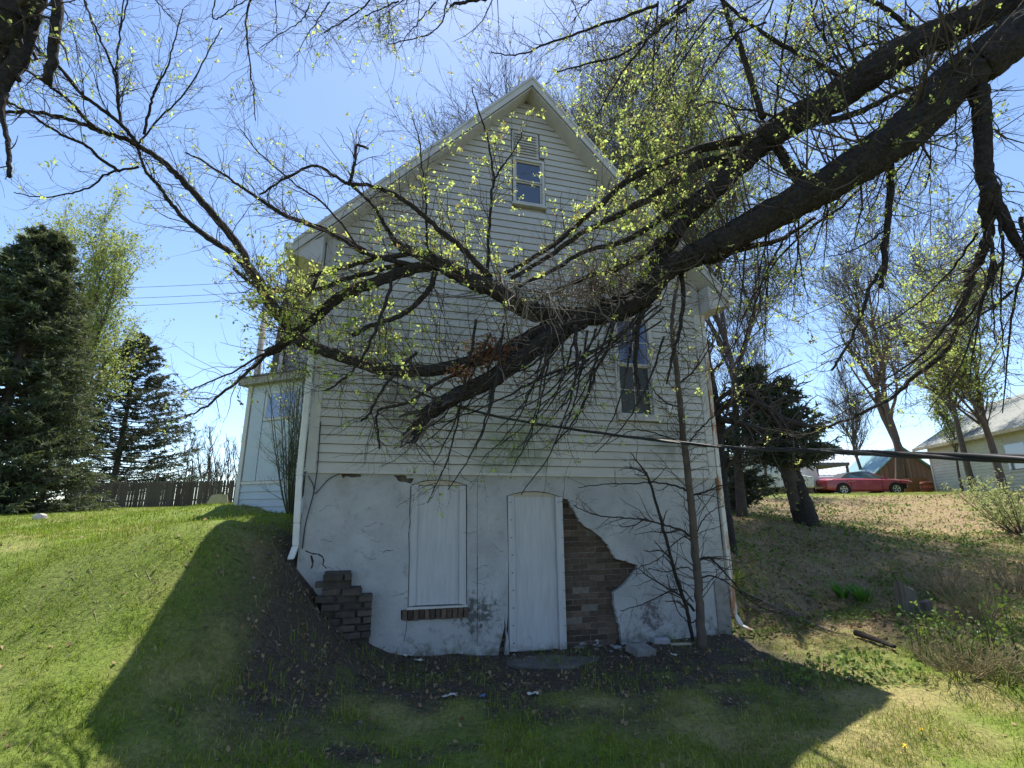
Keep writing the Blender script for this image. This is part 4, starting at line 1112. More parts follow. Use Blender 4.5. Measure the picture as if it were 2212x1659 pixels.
B.append(tr([(1460, 500), (1420, 560), (1400, 600), (1360, 640), (1300, 660)], 4.1, 4.2, [36, 34, 32, 28, 22], 0))
for k, (q, r) in enumerate(B):
    V, F = tubes_multi([q], [r], 20, .065, 40 + k); np_obj('bough', V, F, m_bark, tree, smooth=True)
Bt = []     # branches
def br(pts, y0, y1, w0, w1): Bt.append(tr(pts, y0, y1, w0, w1))
# left V
br([(540, 584), (519, 537), (483, 490), (440, 440), (405, 401), (376, 372), (340, 340), (304, 319), (272, 301), (215, 283), (172, 265), (107, 247), (54, 243), (-20, 243)], 4.25, 3.5, 17, 6)
br([(548, 590), (501, 548), (447, 512), (405, 480), (369, 440), (344, 404), (315, 369), (297, 322)], 4.25, 3.8, 14, 5)
br([(304, 319), (268, 276), (215, 233), (172, 200), (132, 150), (82, 107), (50, 70)], 3.8, 3.2, 9, 5)
br([(240, 292), (200, 272), (150, 218), (107, 186), (43, 143), (-10, 120)], 3.75, 3.2, 8, 4)
br([(260, 370), (218, 344), (186, 315), (118, 283), (72, 250), (18, 222), (-20, 205)], 3.7, 3.2, 7, 4)
br([(300, 360), (240, 372), (200, 400), (150, 418), (90, 426), (30, 415)], 3.8, 3.5, 5, 2)
br([(265, 276), (254, 229), (251, 172), (229, 115), (204, 54), (176, -10)], 3.75, 3.4, 6, 3)
br([(258, 230), (254, 180), (251, 143), (258, 72), (270, -10)], 3.75, 3.4, 5, 2.5)
br([(311, 290), (325, 230), (336, 190), (358, 154), (376, 90), (395, 20)], 3.8, 3.6, 6, 2)
br([(300, 310), (350, 250), (400, 200), (452, 110), (480, 60)], 3.8, 3.6, 4, 2)
br([(788, 541), (716, 501), (626, 469), (591, 451), (537, 415), (501, 390), (440, 350), (400, 330)], 4.2, 3.9, 11, 3)
br([(899, 575), (826, 558), (776, 541), (726, 508), (648, 480), (576, 442)], 4.25, 4.0, 12, 5)
br([(1060, 600), (1023, 562), (991, 530), (955, 501), (920, 469), (880, 437), (841, 415), (798, 401), (755, 397), (733, 387), (683, 358), (622, 383), (560, 420)], 4.2, 3.9, 15, 4)
br([(846, 511), (841, 500), (830, 487), (805, 444), (755, 397)], 4.25, 4.05, 10, 6)
br([(755, 400), (766, 355), (770, 316), (795, 321)], 4.05, 4.0, 8, 5)
br([(900, 545), (860, 552), (800, 562), (740, 578), (690, 590), (650, 600)], 4.25, 4.2, 13, 8)
br([(690, 588), (680, 612), (664, 640)], 4.2, 4.2, 8, 5)
br([(870, 570), (800, 588), (740, 605), (690, 624), (600, 628), (540, 610), (505, 580)], 4.25, 4.2, 12, 7)
br([(940, 580), (930, 620), (900, 655), (860, 685), (800, 705), (760, 725)], 4.2, 4.1, 13, 9)
br([(850, 580), (838, 640), (815, 700), (795, 750), (770, 790), (742, 820), (700, 845)], 4.15, 3.9, 8, 4)
br([(900, 760), (860, 800), (820, 850), (800, 890), (780, 910)], 4.1, 4.0, 8, 5)
br([(1000, 800), (940, 830), (880, 870), (820, 885), (815, 925), (820, 970)], 4.05, 4.0, 8, 4)
br([(590, 755), (540, 800), (480, 850), (440, 880), (400, 905)], 4.3, 4.2, 8, 3)
br([(620, 745), (560, 770), (500, 805), (440, 830), (390, 850)], 4.3, 4.2, 6, 2)
br([(1052, 590), (1054, 558), (1056, 501), (1063, 412), (1066, 387), (1052, 297), (1038, 251), (1020, 190)], 4.2, 4.0, 8, 2.5)
br([(1066, 392), (1088, 354), (1113, 322), (1130, 280)], 4.1, 4.0, 5, 2)
br([(935, 560), (923, 530), (920, 430), (913, 369), (905, 300), (890, 250)], 4.2, 4.0, 6, 2)
br([(780, 541), (700, 440), (640, 400), (560, 330), (520, 280)], 4.1, 3.8, 5, 2)
br([(1090, 590), (1139, 564), (1208, 519), (1260, 474), (1312, 429), (1347, 394), (1399, 366), (1512, 321), (1610, 300), (1680, 275)], 4.2, 3.85, [8, 9, 10, 11, 12, 14, 16, 18, 24, 28], 0)
br([(1104, 602), (1191, 550), (1260, 501), (1312, 477), (1382, 439), (1451, 397), (1512, 356), (1590, 340), (1650, 310)], 4.2, 3.85, [9, 10, 11, 13, 15, 17, 18, 24, 30], 0)
br([(1120, 620), (1200, 580), (1270, 540), (1350, 520), (1430, 470), (1490, 430), (1560, 385)], 4.15, 3.9, [6, 8, 10, 13, 16, 20, 24], 0)
br([(1180, 640), (1260, 600), (1330, 580), (1400, 540), (1450, 500)], 4.1, 4.0, [8, 10, 12, 14, 16], 0)
br([(1470, 560), (1475, 640), (1470, 700), (1455, 760), (1440, 830)], 4.0, 3.9, [10, 10, 9, 7, 4], 0)
br([(1400, 640), (1380, 700), (1372, 790), (1379, 833), (1375, 870)], 4.1, 4.0, [12, 11, 9, 6, 3], 0)
br([(1330, 690), (1310, 760), (1293, 790), (1270, 850), (1240, 910), (1200, 960)], 4.1, 3.9, [8, 7, 6, 5, 4, 3], 0)
nd0 = len(Bt)
# drooping broken spray from the tangle down to the left
for k in range(15):
    g = random.Random(k + 100)
    x0, y0 = g.uniform(1180, 1440), 0
    y0 = 640 + (1440 - x0) * .16 + g.uniform(-10, 60)
    x1 = g.uniform(960, 1260) - 40; y1 = g.uniform(800, 930)
    if k % 5 == 0: x1 -= 80; y1 += 40
    mx, my = x0 * .45 + x1 * .55 + 20, y0 * .6 + y1 * .4 + g.uniform(5, 45)
    br([(x0, y0), ((x0 + mx) / 2, (y0 + my) / 2 + 8), (mx, my), ((mx + x1) / 2 + 5, (my + y1) / 2 + 6), (x1, y1)], g.uniform(3.9, 4.3), g.uniform(3.7, 4.4), g.uniform(4, 9), g.uniform(1.6, 2.8))
for k in range(16):
    g = random.Random(k + 300)
    x0 = g.uniform(1000, 1450); y0 = g.uniform(690, 760); x1 = x0 - g.uniform(60, 220); y1 = y0 + g.uniform(180, 330)
    br([(x0, y0), (x0 - .2 * (x0 - x1), y0 + .35 * (y1 - y0)), (x0 - .5 * (x0 - x1), y0 + .7 * (y1 - y0)), (x1, y1)], g.uniform(3.8, 4.3), g.uniform(3.6, 4.3), g.uniform(4, 7), 2)
nd1 = len(Bt)
# above the upper limb
for pts, a, b_ in (([(1814, 165), (1742, 125), (1671, 86), (1606, 39), (1550, -10)], 11, 6), ([(1649, 255), (1624, 179), (1599, 100), (1577, 54), (1560, -10)], 14, 9), ([(1674, 250), (1685, 161), (1703, 47), (1715, -10)], 6, 4),
                   ([(1825, 158), (1796, 107), (1760, 43), (1748, -10)], 6, 3), ([(1850, 136), (1814, 64), (1775, 0)], 6, 3), ([(1975, 70), (1914, 21), (1860, -10)], 11, 8), ([(1700, 270), (1640, 240), (1590, 235), (1540, 220), (1490, 240)], 6, 2),
                   ([(2028, 157), (1993, 183), (1939, 200), (1885, 229), (1830, 250), (1780, 262)], 9, 16), ([(2110, 60), (2060, 90), (2030, 115), (1990, 170)], 16, 8), ([(1980, 75), (1920, 90), (1860, 100), (1790, 130), (1730, 160)], 7, 2)):
    br(pts, 3.6, 3.5, a, b_)
# hanging on the right
br([(1914, 568), (1878, 625), (1857, 690), (1832, 743), (1796, 800)], 3.5, 3.6, 9, 5)
br([(1914, 495), (1880, 520), (1830, 545), (1790, 555)], 3.5, 3.5, 5, 2)
br([(1860, 405), (1800, 460), (1740, 500), (1680, 560), (1640, 620), (1600, 690)], 3.7, 4.1, 7, 3)
br([(1690, 520), (1650, 600), (1625, 680), (1600, 760), (1580, 830)], 3.9, 4.3, 5, 2)
for k in range(6):
    g = random.Random(k + 500)
    x0 = 2120 + g.uniform(-30, 90); y0 = g.uniform(430, 640); x1 = g.uniform(1700, 2080); y1 = g.uniform(680, 960)
    br([(x0, y0), (x0 * .8 + x1 * .2, y0 + (y1 - y0) * .35), (x0 * .5 + x1 * .5, y0 + (y1 - y0) * .68), (x1, y1)], 3.2, g.uniform(3.4, 4.6), g.uniform(5, 10), 2)
for k in range(4):
    g = random.Random(k + 600)
    x0 = g.uniform(2120, 2212); y0 = g.uniform(420, 560); x1 = x0 + g.uniform(-120, 60); y1 = g.uniform(720, 900)
    br([(x0, y0), (x0 + 10, y0 + 80), ((x0 + x1) / 2, (y0 + y1) / 2), (x1, y1)], 3.2, 3.4, g.uniform(5, 9), 2)
# fine hanging sprays along the underside of the lower limb and across the upper right
for k in range(26):
    g = random.Random(k + 700)
    t = g.random(); x0 = 1560 + 600 * t; y0 = 560 - 470 * t + g.uniform(0, 20); dx = g.uniform(-170, 60); dy = g.uniform(120, 330)
    br([(x0, y0), (x0 + dx * .2, y0 + dy * .35), (x0 + dx * .55, y0 + dy * .7), (x0 + dx, y0 + dy)], 3.9 - .6 * t, 3.9 - .5 * t + g.uniform(-.2, .5), g.uniform(2.5, 5), 1.4)
for k in range(30):
    g = random.Random(k + 800)
    x0 = g.uniform(1380, 2200); y0 = g.uniform(-30, 60); dx = g.uniform(-220, 40); dy = g.uniform(60, 260)
    br([(x0, y0), (x0 + dx * .35, y0 + dy * .3), (x0 + dx * .7, y0 + dy * .65), (x0 + dx, y0 + dy)], 3.6, 3.6 + g.uniform(-.2, .6), g.uniform(2.5, 5), 1.4)
for k in range(16):
    g = random.Random(k + 900)
    x0 = g.uniform(60, 1300); y0 = g.uniform(-40, 10); dx = g.uniform(-160, 120); dy = g.uniform(50, 170)
    br([(x0, y0), (x0 + dx * .35, y0 + dy * .3), (x0 + dx * .7, y0 + dy * .65), (x0 + dx, y0 + dy)], 3.4, 3.5, g.uniform(2, 3.5), 1.2)
# hanging from above the frame, centre
br([(1100, -40), (1052, -4), (1000, 6), (973, 11)], 3.4, 3.4, 9, 6)
br([(985, -40), (966, 0), (955, 47), (916, 79), (837, 95)], 3.4, 3.3, 4, 2)
br([(820, -40), (790, 10), (737, 50), (700, 70)], 3.4, 3.3, 4, 2)
br([(1420, 10), (1368, 29), (1256, 68), (1185, 93), (1120, 118), (1060, 112)], 3.6, 3.6, 8, 2.5)
br([(1480, 20), (1400, 80), (1340, 120), (1274, 136), (1200, 155)], 3.7, 3.7, 8, 2.5)
br([(1530, -20), (1440, 40), (1380, 110), (1330, 180), (1290, 250)], 3.7, 3.8, 7, 3)
br([(680, -30), (660, 30), (640, 50), (560, 105)], 3.5, 3.4, 3, 1.5)
br([(550, -30), (532, 40), (536, 100), (545, 180), (552, 260)], 3.6, 3.7, 5, 2)
br([(470, -20), (460, 40), (500, 20), (560, -20)], 3.5, 3.5, 3, 2)
V, F = tubes_multi([q for q, r in Bt], [r for q, r in Bt], 7, .05, 77)
np_obj('branches', V, F, m_bark, tree, smooth=True, kind='stuff')

T0, R0 = to_batch(Bt[:nd0] + Bt[nd1:] + B[:3] + B[4:], 9)
Td, Rd_ = to_batch(Bt[nd0:nd1] + B[3:4], 9)
Tu, Ru = to_batch([limbs['U'], limbs['L']] + B[:4], 14)
g4 = np.random.default_rng(21)
def resampleN(T, K): return np.stack([resample(t, K) for t in T])
# keep the twigs where the photograph has them: near the branches
T1, R1 = sprout(T0, R0, 2900, (.18, .62), 6, spread=.8, up=.10, wob=.20, rs=.36, rmin=.0022, t0=.12, g=g4, curl=.05, rmax=.0062)
Ta1, Ra1 = sprout(Td, Rd_, 150, (.15, .5), 6, spread=.7, up=-.05, wob=.22, rs=.42, rmin=.0024, t0=.2, g=g4)
Tb1, Rb1 = sprout(Tu, Ru, 420, (.35, 1.25), 8, spread=1.1, up=.45, wob=.13, rs=.07, rmin=.0028, t0=.25, g=g4)
T1 = np.concatenate([T1, Ta1, resampleN(Tb1, 6)]); R1 = np.concatenate([R1, Ra1, Rb1[:, [0, 1, 3, 4, 6, 7]]])
T2, R2 = sprout(T1, R1, 10500, (.08, .34), 5, spread=.85, up=.06, wob=.25, rs=.6, rmin=.0015, t0=.1, g=g4)
T3, R3 = sprout(T2, R2, 11000, (.04, .13), 4, spread=.9, up=.1, wob=.3, rs=.7, rmin=.0012, t0=.2, g=g4)
V, F = join_np([batch_tubes(T1, R1, 4), batch_tubes(T2, R2, 3), batch_tubes(T3, R3, 3)])
np_obj('twigs', V, F, m_twig, tree, kind='stuff')
# pale tangle of dead twigs round the break
tg = [tr([(1060 + 34 * k, 600 + 10 * k), (1170 + 26 * k, 660 - 8 * k), (1330 + 18 * k, 640 - 16 * k)], 3.9 + .05 * k, 4.3, 6, 4) for k in range(8)] + [tr([(1020, 790), (1120, 730), (1230, 690)], 4.1, 4.2, 6, 4), tr([(1400, 620), (1330, 660), (1220, 720), (1120, 780)], 4.1, 4.1, 6, 4)]
Tg, Rg = to_batch(tg, 7)
U1, W1 = sprout(Tg, Rg, 250, (.3, .95), 7, spread=1.0, up=.0, wob=.33, rs=.5, rmin=.0028, t0=.0, g=g4, side=(-.25, 0, -.1))
U2, W2 = sprout(U1, W1, 750, (.1, .4), 5, spread=.9, wob=.3, rs=.6, rmin=.002, t0=.1, g=g4)
V, F = join_np([batch_tubes(U1, W1, 4), batch_tubes(U2, W2, 3)])
np_obj('broken_twigs', V, F, m_twigp, tree, kind='stuff')['label'] = 'pale dead twigs tangled round the break'
# leaves in small bursts at twig ends
def leafcols(V, g):
    n = len(V) // 4
    c = np.array([.52, .66, .15])[None] * g.uniform(.5, 1.15, n)[:, None] + np.array([.06, .0, .04])[None] * g.random(n)[:, None]
    o = g.random(n) < .12; c[o] = np.array([.34, .24, .09]) * g.uniform(.6, 1.1, o.sum())[:, None]
    return np.repeat(c, 4, 0)
def bursts(T, n, per, spread_, size, g, frac=(0.4, 1.0)):
    idx = g.choice(len(T), n, replace=n > len(T))
    K = T.shape[1]
    s = g.integers(int(K * frac[0]), K, n)
    c = T[idx, s]
    d = unit(T[idx, -1] - T[idx, -2])
    pos = np.repeat(c, per, 0) + g.normal(size=(n * per, 3)) * spread_
    return leaf_quads(pos, size * np.repeat(g.uniform(.55, 1.35, n), per), g, aspect=.6, up=.2, dirv=np.repeat(d, per, 0) * .6)
def keepmask(T, fn):
    p = T[:, 0]; d = p.copy(); d[:, 2] -= EYE
    dep = d[:, 1] * CT + d[:, 2] * ST; yy = -d[:, 1] * ST + d[:, 2] * CT
    return fn(1106 + d[:, 0] / dep * FPX, 829.5 - yy / dep * FPX)
lv = []
lv.append(bursts(T2, 1700, 6, .013, .026, g4))
lv.append(bursts(T3, 1900, 5, .010, .023, g4))
m = keepmask(T2, lambda x, y: (x > 540) & (x < 900) & (y > 480) & (y < 800)); lv.append(bursts(T2[m], 420, 9, .018, .036, g4))
m = keepmask(T2, lambda x, y: (x > 1350) & (x < 2000) & (y < 420)); lv.append(bursts(T2[m], 480, 8, .016, .029, g4))
m = keepmask(T2, lambda x, y: (x > 900) & (x < 1450) & (y > 250) & (y < 620)); lv.append(bursts(T2[m], 900, 7, .014, .027, g4))
V, F = join_np(lv); np_obj('leaves', V, F, m_leaf, tree, cols=leafcols(V, g4), kind='stuff')
# clump of dead leaves caught in the break
cl = P(1052, 762, 4.05); pos = cl + g4.normal(size=(420, 3)) * np.array([.10, .06, .07]); V, F = leaf_quads(pos, np.full(420, .05), g4, aspect=.35)
np_obj('dead_leaf_clump', V, F, m_deadleaf, tree, kind='stuff')
cl = P(1000, 808, 4.0); pos = cl + g4.normal(size=(120, 3)) * np.array([.07, .04, .03]); V, F = leaf_quads(pos, np.full(120, .05), g4, aspect=.35)
np_obj('dead_leaf_clump', V, F, m_deadleaf, tree, kind='stuff')

# splintered pale wood at the broken end
sp = MB()
for k, (px, py, dx, dy) in enumerate(((905, 918, -36, 30), (890, 930, -24, 22), (912, 905, -40, 6), (900, 944, -6, 20), (886, 938, -14, 26), (920, 925, -12, 30), (925, 895, -52, 20), (935, 905, -30, 42))):
    a = P(px, py, 4.08); b = P(px + dx, py + dy, 4.05); sp.tube([a, a * .5 + b * .5 + np.array([0, 0, .005]), b], [.016, .012, .002], 5)
sp.build('splinters', m_twigp, tree)
# ---- near limb hanging in the top left corner
t2 = thing('corner_tree', (-4.6, 1.9, g1(-4.6, 1.9)), 'dark thick limb of a near tree hanging into the top left corner', 'tree')
tk = resample([(-4.7, 1.8, g1(-4.7, 1.8) - .3), (-4.6, 1.9, 2.5), (-4.3, 2.1, 4.2), (-3.9, 2.3, 5.4)], 16)
V, F = tubes_multi([tk], [np.linspace(.3, .2, 16)], 14, .06, 5); np_obj('trunk', V, F, m_bark, t2, smooth=True)
L2 = [tr([(-300, -160), (-120, -60), (-20, 0), (30, 30), (30, 70), (10, 110)], 2.5, 2.6, [90, 86, 80, 70, 60, 40], 0), tr([(120, -120), (90, -50), (76, 0), (62, 54), (45, 118), (14, 168), (-10, 200)], 2.6, 2.6, [40, 38, 36, 34, 32, 30, 26], 0),
      tr([(14, 165), (7, 204), (9, 272), (20, 327), (20, 382)], 2.6, 2.6, [20, 12, 10, 10, 9], 0), tr([(140, -100), (126, 0), (120, 59), (113, 122), (100, 178)], 2.6, 2.6, [24, 20, 19, 18, 16], 0), tr([(30, 20), (60, 40), (45, 80), (36, 140), (40, 175)], 2.6, 2.6, 14, 8),
      tr([(-20, 150), (20, 110), (40, 90)], 2.6, 2.6, 30, 22)]
for k, (q, r) in enumerate(L2):
    V, F = tubes_multi([q], [r], 12, .07, 60 + k); np_obj('limb', V, F, m_bark, t2, smooth=True)
Ta, Ra = to_batch(L2, 9); A1, S1 = sprout(Ta, Ra, 40, (.1, .4), 6, up=0, wob=.3, rs=.3, rmin=.002, g=g4); A2, S2 = sprout(A1, S1, 90, (.05, .2), 4, g=g4, rmin=.0015)
V, F = join_np([batch_tubes(A1, S1, 4), batch_tubes(A2, S2, 3)]); np_obj('twigs', V, F, m_twig, t2, kind='stuff')
V, F = bursts(A2, 30, 3, .02, .035, g4); np_obj('leaves', V, F, m_leaf, t2, cols=leafcols(V, g4), kind='stuff')

# ---- generic broadleaf tree
def broad(name, label, base, height, r0, seed, n=(16, 130, 900, 3200), lens=None, leaves=0, lsize=.06, lmat=None, lean=(0, 0), fork=.28, up=.30, group=None, bark=None, spread=.62, stems=1, rmin=.006, per=3, thick=1.0):
    g = np.random.default_rng(seed); bx, by = base; bz = float(gz([bx], [by], False)[0]) - .15
    t = thing(name, (bx, by, bz + .15), label, 'tree', group)
    lens = lens or (height * .42, height * .24, height * .12, height * .055)
    tr_ = []
    for s in range(stems):
        a = g.uniform(0, 6.28); sp = .05 * height * (stems > 1)
        hh = height * g.uniform(.85, 1.0)
        top = np.array([bx + lean[0] * hh + sp * math.cos(a), by + lean[1] * hh + sp * math.sin(a), bz + hh])
        b0 = np.array([bx + .28 * stems * (s - .5) * (stems > 1), by, bz])
        k = np.linspace(0, 1, 6)[:, None]; pts = b0 * (1 - k) + top * k + g.normal(size=(6, 3)) * np.array([.02, .02, 0]) * height * .6 * np.sin(k * 3.14)
        q = resample(pts, 22); rr = r0 * (1 - np.linspace(0, 1, 22) * .88) * (1.35 - .35 * np.clip(np.linspace(0, 1, 22) * 9, 0, 1)); tr_.append((q, rr))
    V, F = tubes_multi([q for q, _ in tr_], [r for _, r in tr_], 10, .04, seed); np_obj('trunk', V, F, bark or m_bgbark, t, smooth=True)
    T, Rr = to_batch(tr_, 12)
    a1, s1 = sprout(T, Rr, n[0] * stems, (lens[0] * .6, lens[0]), 8, spread=spread, up=up, wob=.12, rs=.55 * thick, rmin=rmin * 2, t0=fork, g=g)
    a2, s2 = sprout(np.concatenate([a1]), s1, n[1], (lens[1] * .5, lens[1]), 7, spread=spread * .9, up=up * .8, wob=.14, rs=.55, rmin=rmin * 1.4, t0=.15, g=g)
    a3, s3 = sprout(a2, s2, n[2], (lens[2] * .5, lens[2]), 5, spread=.6, up=up * .5, wob=.16, rs=.6, rmin=rmin, t0=.1, g=g)
    a4, s4 = sprout(a3, s3, n[3], (lens[3] * .5, lens[3]), 4, spread=.6, up=up * .3, wob=.2, rs=.7, rmin=rmin * .75, t0=.1, g=g)
    V, F = join_np([batch_tubes(a1, s1, 6), batch_tubes(a2, s2, 5)]); np_obj('branches', V, F, bark or m_bgbark, t, kind='stuff', smooth=True)
    V, F = join_np([batch_tubes(a3, s3, 3), batch_tubes(a4, s4, 3)]); np_obj('twigs', V, F, m_twig, t, kind='stuff')
    if leaves:
        V, F = bursts(np.concatenate([a3[:, -4:], a4]), leaves, per, lsize * 1.2, lsize, g, (0.2, 1.0)); np_obj('crown', V, F, lmat or m_leaf, t, cols=leafcols(V, g), kind='stuff')
    return t
def at(px, y): p = P(px, 1090, y); return (p[0], y)
broad('bare_tree', 'tall bare tree rising behind the gable peak, twigs fanning over the ridge', at(1118, 19), 15.5, .16, 31, n=(34, 260, 2300, 8500), lens=(7.5, 4.2, 2.1, 1.0), spread=.95, up=.2, fork=.4, rmin=.009, leaves=300, lsize=.085)
broad('bare_tree', 'bare tree just right of the gable, trunk dividing against the sky', at(1480, 17), 17, .20, 32, n=(30, 240, 2200, 8000), lens=(7, 4, 2.1, 1.0), spread=.9, up=.2, rmin=.009, leaves=1500, lsize=.085, fork=.36)
broad('budding_tree', 'slim budding tree behind the right roof slope with bright leaf tufts', at(1600, 12.5), 10.5, .11, 33, n=(26, 180, 1300, 3600), lens=(4.6, 2.6, 1.3, .6), spread=.75, leaves=4800, lsize=.075, up=.35, fork=.3)
broad('budding_tree', 'pale green budding tree directly behind the right roof slope', at(1400, 15), 13.5, .12, 64, n=(28, 190, 1400, 3600), lens=(5, 3, 1.5, .7), spread=.8, leaves=3200, lsize=.08, fork=.4)
broad('bare_tree', 'low bare tree behind the left roof slope', at(935, 20), 9.6, .10, 34, n=(20, 150, 1000, 3000), spread=.75, fork=.25)
broad('bare_tree', 'tall bare tree high above the right roof slope, between trunk and limb', at(1330, 24), 20, .18, 62, n=(30, 220, 1900, 6500), lens=(8, 4.6, 2.3, 1.1), spread=.9, up=.2, rmin=.010, fork=.4)
broad('leafing_tree', 'airy tree with small olive leaves behind the big spruce', at(70, 24), 13.6, .16, 35, n=(28, 200, 1300, 3000), lens=(6.2, 3.4, 1.7, .8), leaves=9000, lsize=.13, lmat=m_leafd, spread=.8, stems=2, fork=.15, per=3, up=.4)
broad('leafing_tree', 'pale leafing tree at the left edge behind the spruce', at(-40, 27), 14.5, .14, 36, n=(16, 110, 700, 1500), leaves=2600, lsize=.14, lmat=m_leafd, spread=.55, up=.4)
broad('bare_tree', 'thick twin stemmed bare tree behind the red car', at(1960, 33.5), 16.0, .28, 37, n=(15, 150, 1000, 3000), stems=2, spread=.6, leaves=500, lsize=.13, rmin=.011, fork=.3, bark=mat('reddish grey bark', (.13, .09, .07), (.09, .065, .05), scale=6, rough=1, bump=.4, bscale=14))
broad('bare_tree', 'slender bare tree left of the twin stemmed tree', at(1872, 40), 10.5, .15, 38, n=(20, 140, 900, 2400), lens=(4, 2.4, 1.3, .6), spread=.75, rmin=.011)
broad('leafing_tree', 'bright leafing tree beside the neighbour roof at the right edge', at(2175, 17.5), 8.2, .13, 39, n=(22, 150, 1000, 1800), leaves=3600, lsize=.10, spread=.75, fork=.25, up=.2)
broad('bare_tree', 'tall bare tree beyond the right limb tips', at(2110, 24), 12, .15, 40, n=(24, 170, 1200, 3400), lens=(6, 3.4, 1.7, .8), spread=.85, leaves=500, lsize=.11, rmin=.009)
broad('bare_tree', 'thin bare tree right of the house corner', at(1660, 23), 9.0, .07, 41, n=(22, 150, 1000, 2800), lens=(4.5, 2.6, 1.3, .6), spread=.85, rmin=.007)
for k, px in enumerate((400, 440, 480, 515)):
    broad('bare_shrub', ('leftmost', 'second', 'third', 'rightmost')[k] + ' of the four bare shrubs behind the picket fence', at(px, 33 + k), 4.4 + .3 * (k % 2), .06, 50 + k, n=(10, 60, 260, 500), stems=3, spread=.5, fork=.1, rmin=.010, group='bare shrubs behind the fence')

# ---- dark trunk at the right back corner of the house, with two stout snags
dt = thing('ivy_trunk', tuple(P(1572, 1190, 8.4)), 'dark bare trunk standing just behind the right corner of the house', 'tree')
dt.location[2] = g1(dt.location[0], dt.location[1]); WORLD[dt.name] = np.array(dt.location)
q = tr([(1582, 1230), (1575, 1180), (1562, 1080), (1552, 980), (1545, 900), (1538, 840), (1520, 740), (1500, 640)], 8.4, 9.2, [34, 31, 29, 27, 25, 22, 16, 10], 0)
V, F = tubes_multi([q[0]], [q[1]], 12, .05, 71); np_obj('trunk', V, F, m_bark, dt, smooth=True)
Ls = [tr([(1552, 905), (1590, 912), (1625, 922), (1652, 930)], 8.6, 8.9, [16, 15, 14, 10], 0), tr([(1550, 880), (1600, 862), (1650, 880), (1690, 905), (1740, 920), (1800, 925)], 8.6, 9.6, [12, 16, 18, 14, 9, 4], 0), tr([(1545, 870), (1580, 845), (1620, 850), (1650, 876)], 8.6, 9.0, [9, 10, 11, 12], 0)]
V, F = tubes_multi([a for a, b in Ls], [b for a, b in Ls], 8, .08, 73); np_obj('limb', V, F, m_bark, dt, smooth=True)
T, Rr = to_batch(Ls + [q], 8); a1, s1 = sprout(T, Rr, 70, (.4, 1.4), 6, up=.1, wob=.2, rs=.35, rmin=.006, t0=.3, g=g4); a2, s2 = sprout(a1, s1, 350, (.2, .6), 5, g=g4, rmin=.004)
V, F = join_np([batch_tubes(a1, s1, 4), batch_tubes(a2, s2, 3)]); np_obj('twigs', V, F, m_twig, dt, kind='stuff')

# ---- young tree growing against the front wall
yt = thing('sapling', tuple(P(1518, 1392, 6.15)), 'slender leafless young tree in front of the right end of the stucco wall', 'tree')
q0 = tr([(1516, 1400), (1512, 1330), (1506, 1240), (1498, 1150), (1489, 1060), (1480, 980), (1470, 880), (1461, 800), (1452, 720), (1455, 660), (1465, 600), (1470, 540)], 6.1, 5.6, [23, 18, 17, 16, 15, 14, 12, 11, 9, 8, 6, 4], 0, 60)
q1 = tr([(1497, 1385), (1484, 1320), (1470, 1276), (1452, 1215), (1436, 1154), (1418, 1090), (1400, 1033), (1390, 1015), (1363, 978)], 6.1, 6.0, [8, 8, 8, 7, 7, 6, 5, 4, 2], 0)
V, F = tubes_multi([q0[0]], [q0[1]], 12, .03, 80); np_obj('trunk', V, F, m_bgbark, yt, smooth=True)
V, F = tubes_multi([q1[0]], [q1[1]], 7, .03, 81); np_obj('side_stem', V, F, m_bark, yt, smooth=True)
Ys = [tr(p, 6.1, b, w_, 1.6) for p, b, w_ in (
    ([(1500, 1163), (1470, 1145), (1440, 1135), (1400, 1125), (1350, 1118), (1300, 1115), (1255, 1100), (1240, 1092)], 5.9, 5), ([(1492, 1062), (1460, 1050), (1420, 1043), (1370, 1044), (1300, 1047), (1250, 1053)], 5.9, 5),
    ([(1395, 1120), (1370, 1135), (1345, 1138), (1338, 1133)], 5.95, 3), ([(1500, 1320), (1475, 1290), (1440, 1270), (1400, 1245), (1380, 1228)], 5.9, 6), ([(1498, 1300), (1470, 1272), (1430, 1285), (1390, 1305), (1340, 1320)], 5.9, 3),
    ([(1508, 1210), (1530, 1205), (1560, 1230), (1600, 1275), (1650, 1300)], 5.7, 6), ([(1510, 1250), (1540, 1245), (1580, 1265), (1640, 1310), (1700, 1330)], 5.6, 4), ([(1484, 1080), (1500, 1070), (1530, 1060), (1580, 1042), (1640, 1030)], 5.8, 6),
    ([(1478, 975), (1500, 940), (1540, 900), (1580, 850), (1610, 800)], 5.7, 4), ([(1470, 880), (1440, 870), (1410, 840), (1390, 800)], 5.8, 4), ([(1465, 830), (1500, 800), (1540, 740), (1570, 700)], 5.6, 4), ([(1480, 960), (1430, 940), (1370, 930), (1310, 960)], 5.8, 3),
    ([(1504, 1180), (1480, 1160), (1450, 1180), (1420, 1210), (1370, 1230)], 5.9, 3), ([(1508, 1240), (1480, 1225), (1440, 1235), (1400, 1228)], 5.95, 3), ([(1512, 1330), (1490, 1345), (1460, 1310), (1440, 1240)], 6.0, 3), ([(1500, 1160), (1520, 1120), (1545, 1100), (1570, 1090)], 5.9, 3))]
V, F = tubes_multi([a for a, b in Ys], [b for a, b in Ys], 6, .04, 82); np_obj('branches', V, F, m_bark, yt, smooth=True, kind='stuff')
T, Rr = to_batch(Ys + [q1], 9); T_, R_ = to_batch([q0], 9)
a1, s1 = sprout(T, Rr, 150, (.12, .5), 6, spread=.8, up=.05, wob=.2, rs=.6, rmin=.003, t0=.1, g=g4); b1_, c1_ = sprout(T_, R_, 110, (.15, .7), 6, spread=1.1, up=.1, wob=.2, rs=.12, rmin=.003, t0=.12, g=g4)
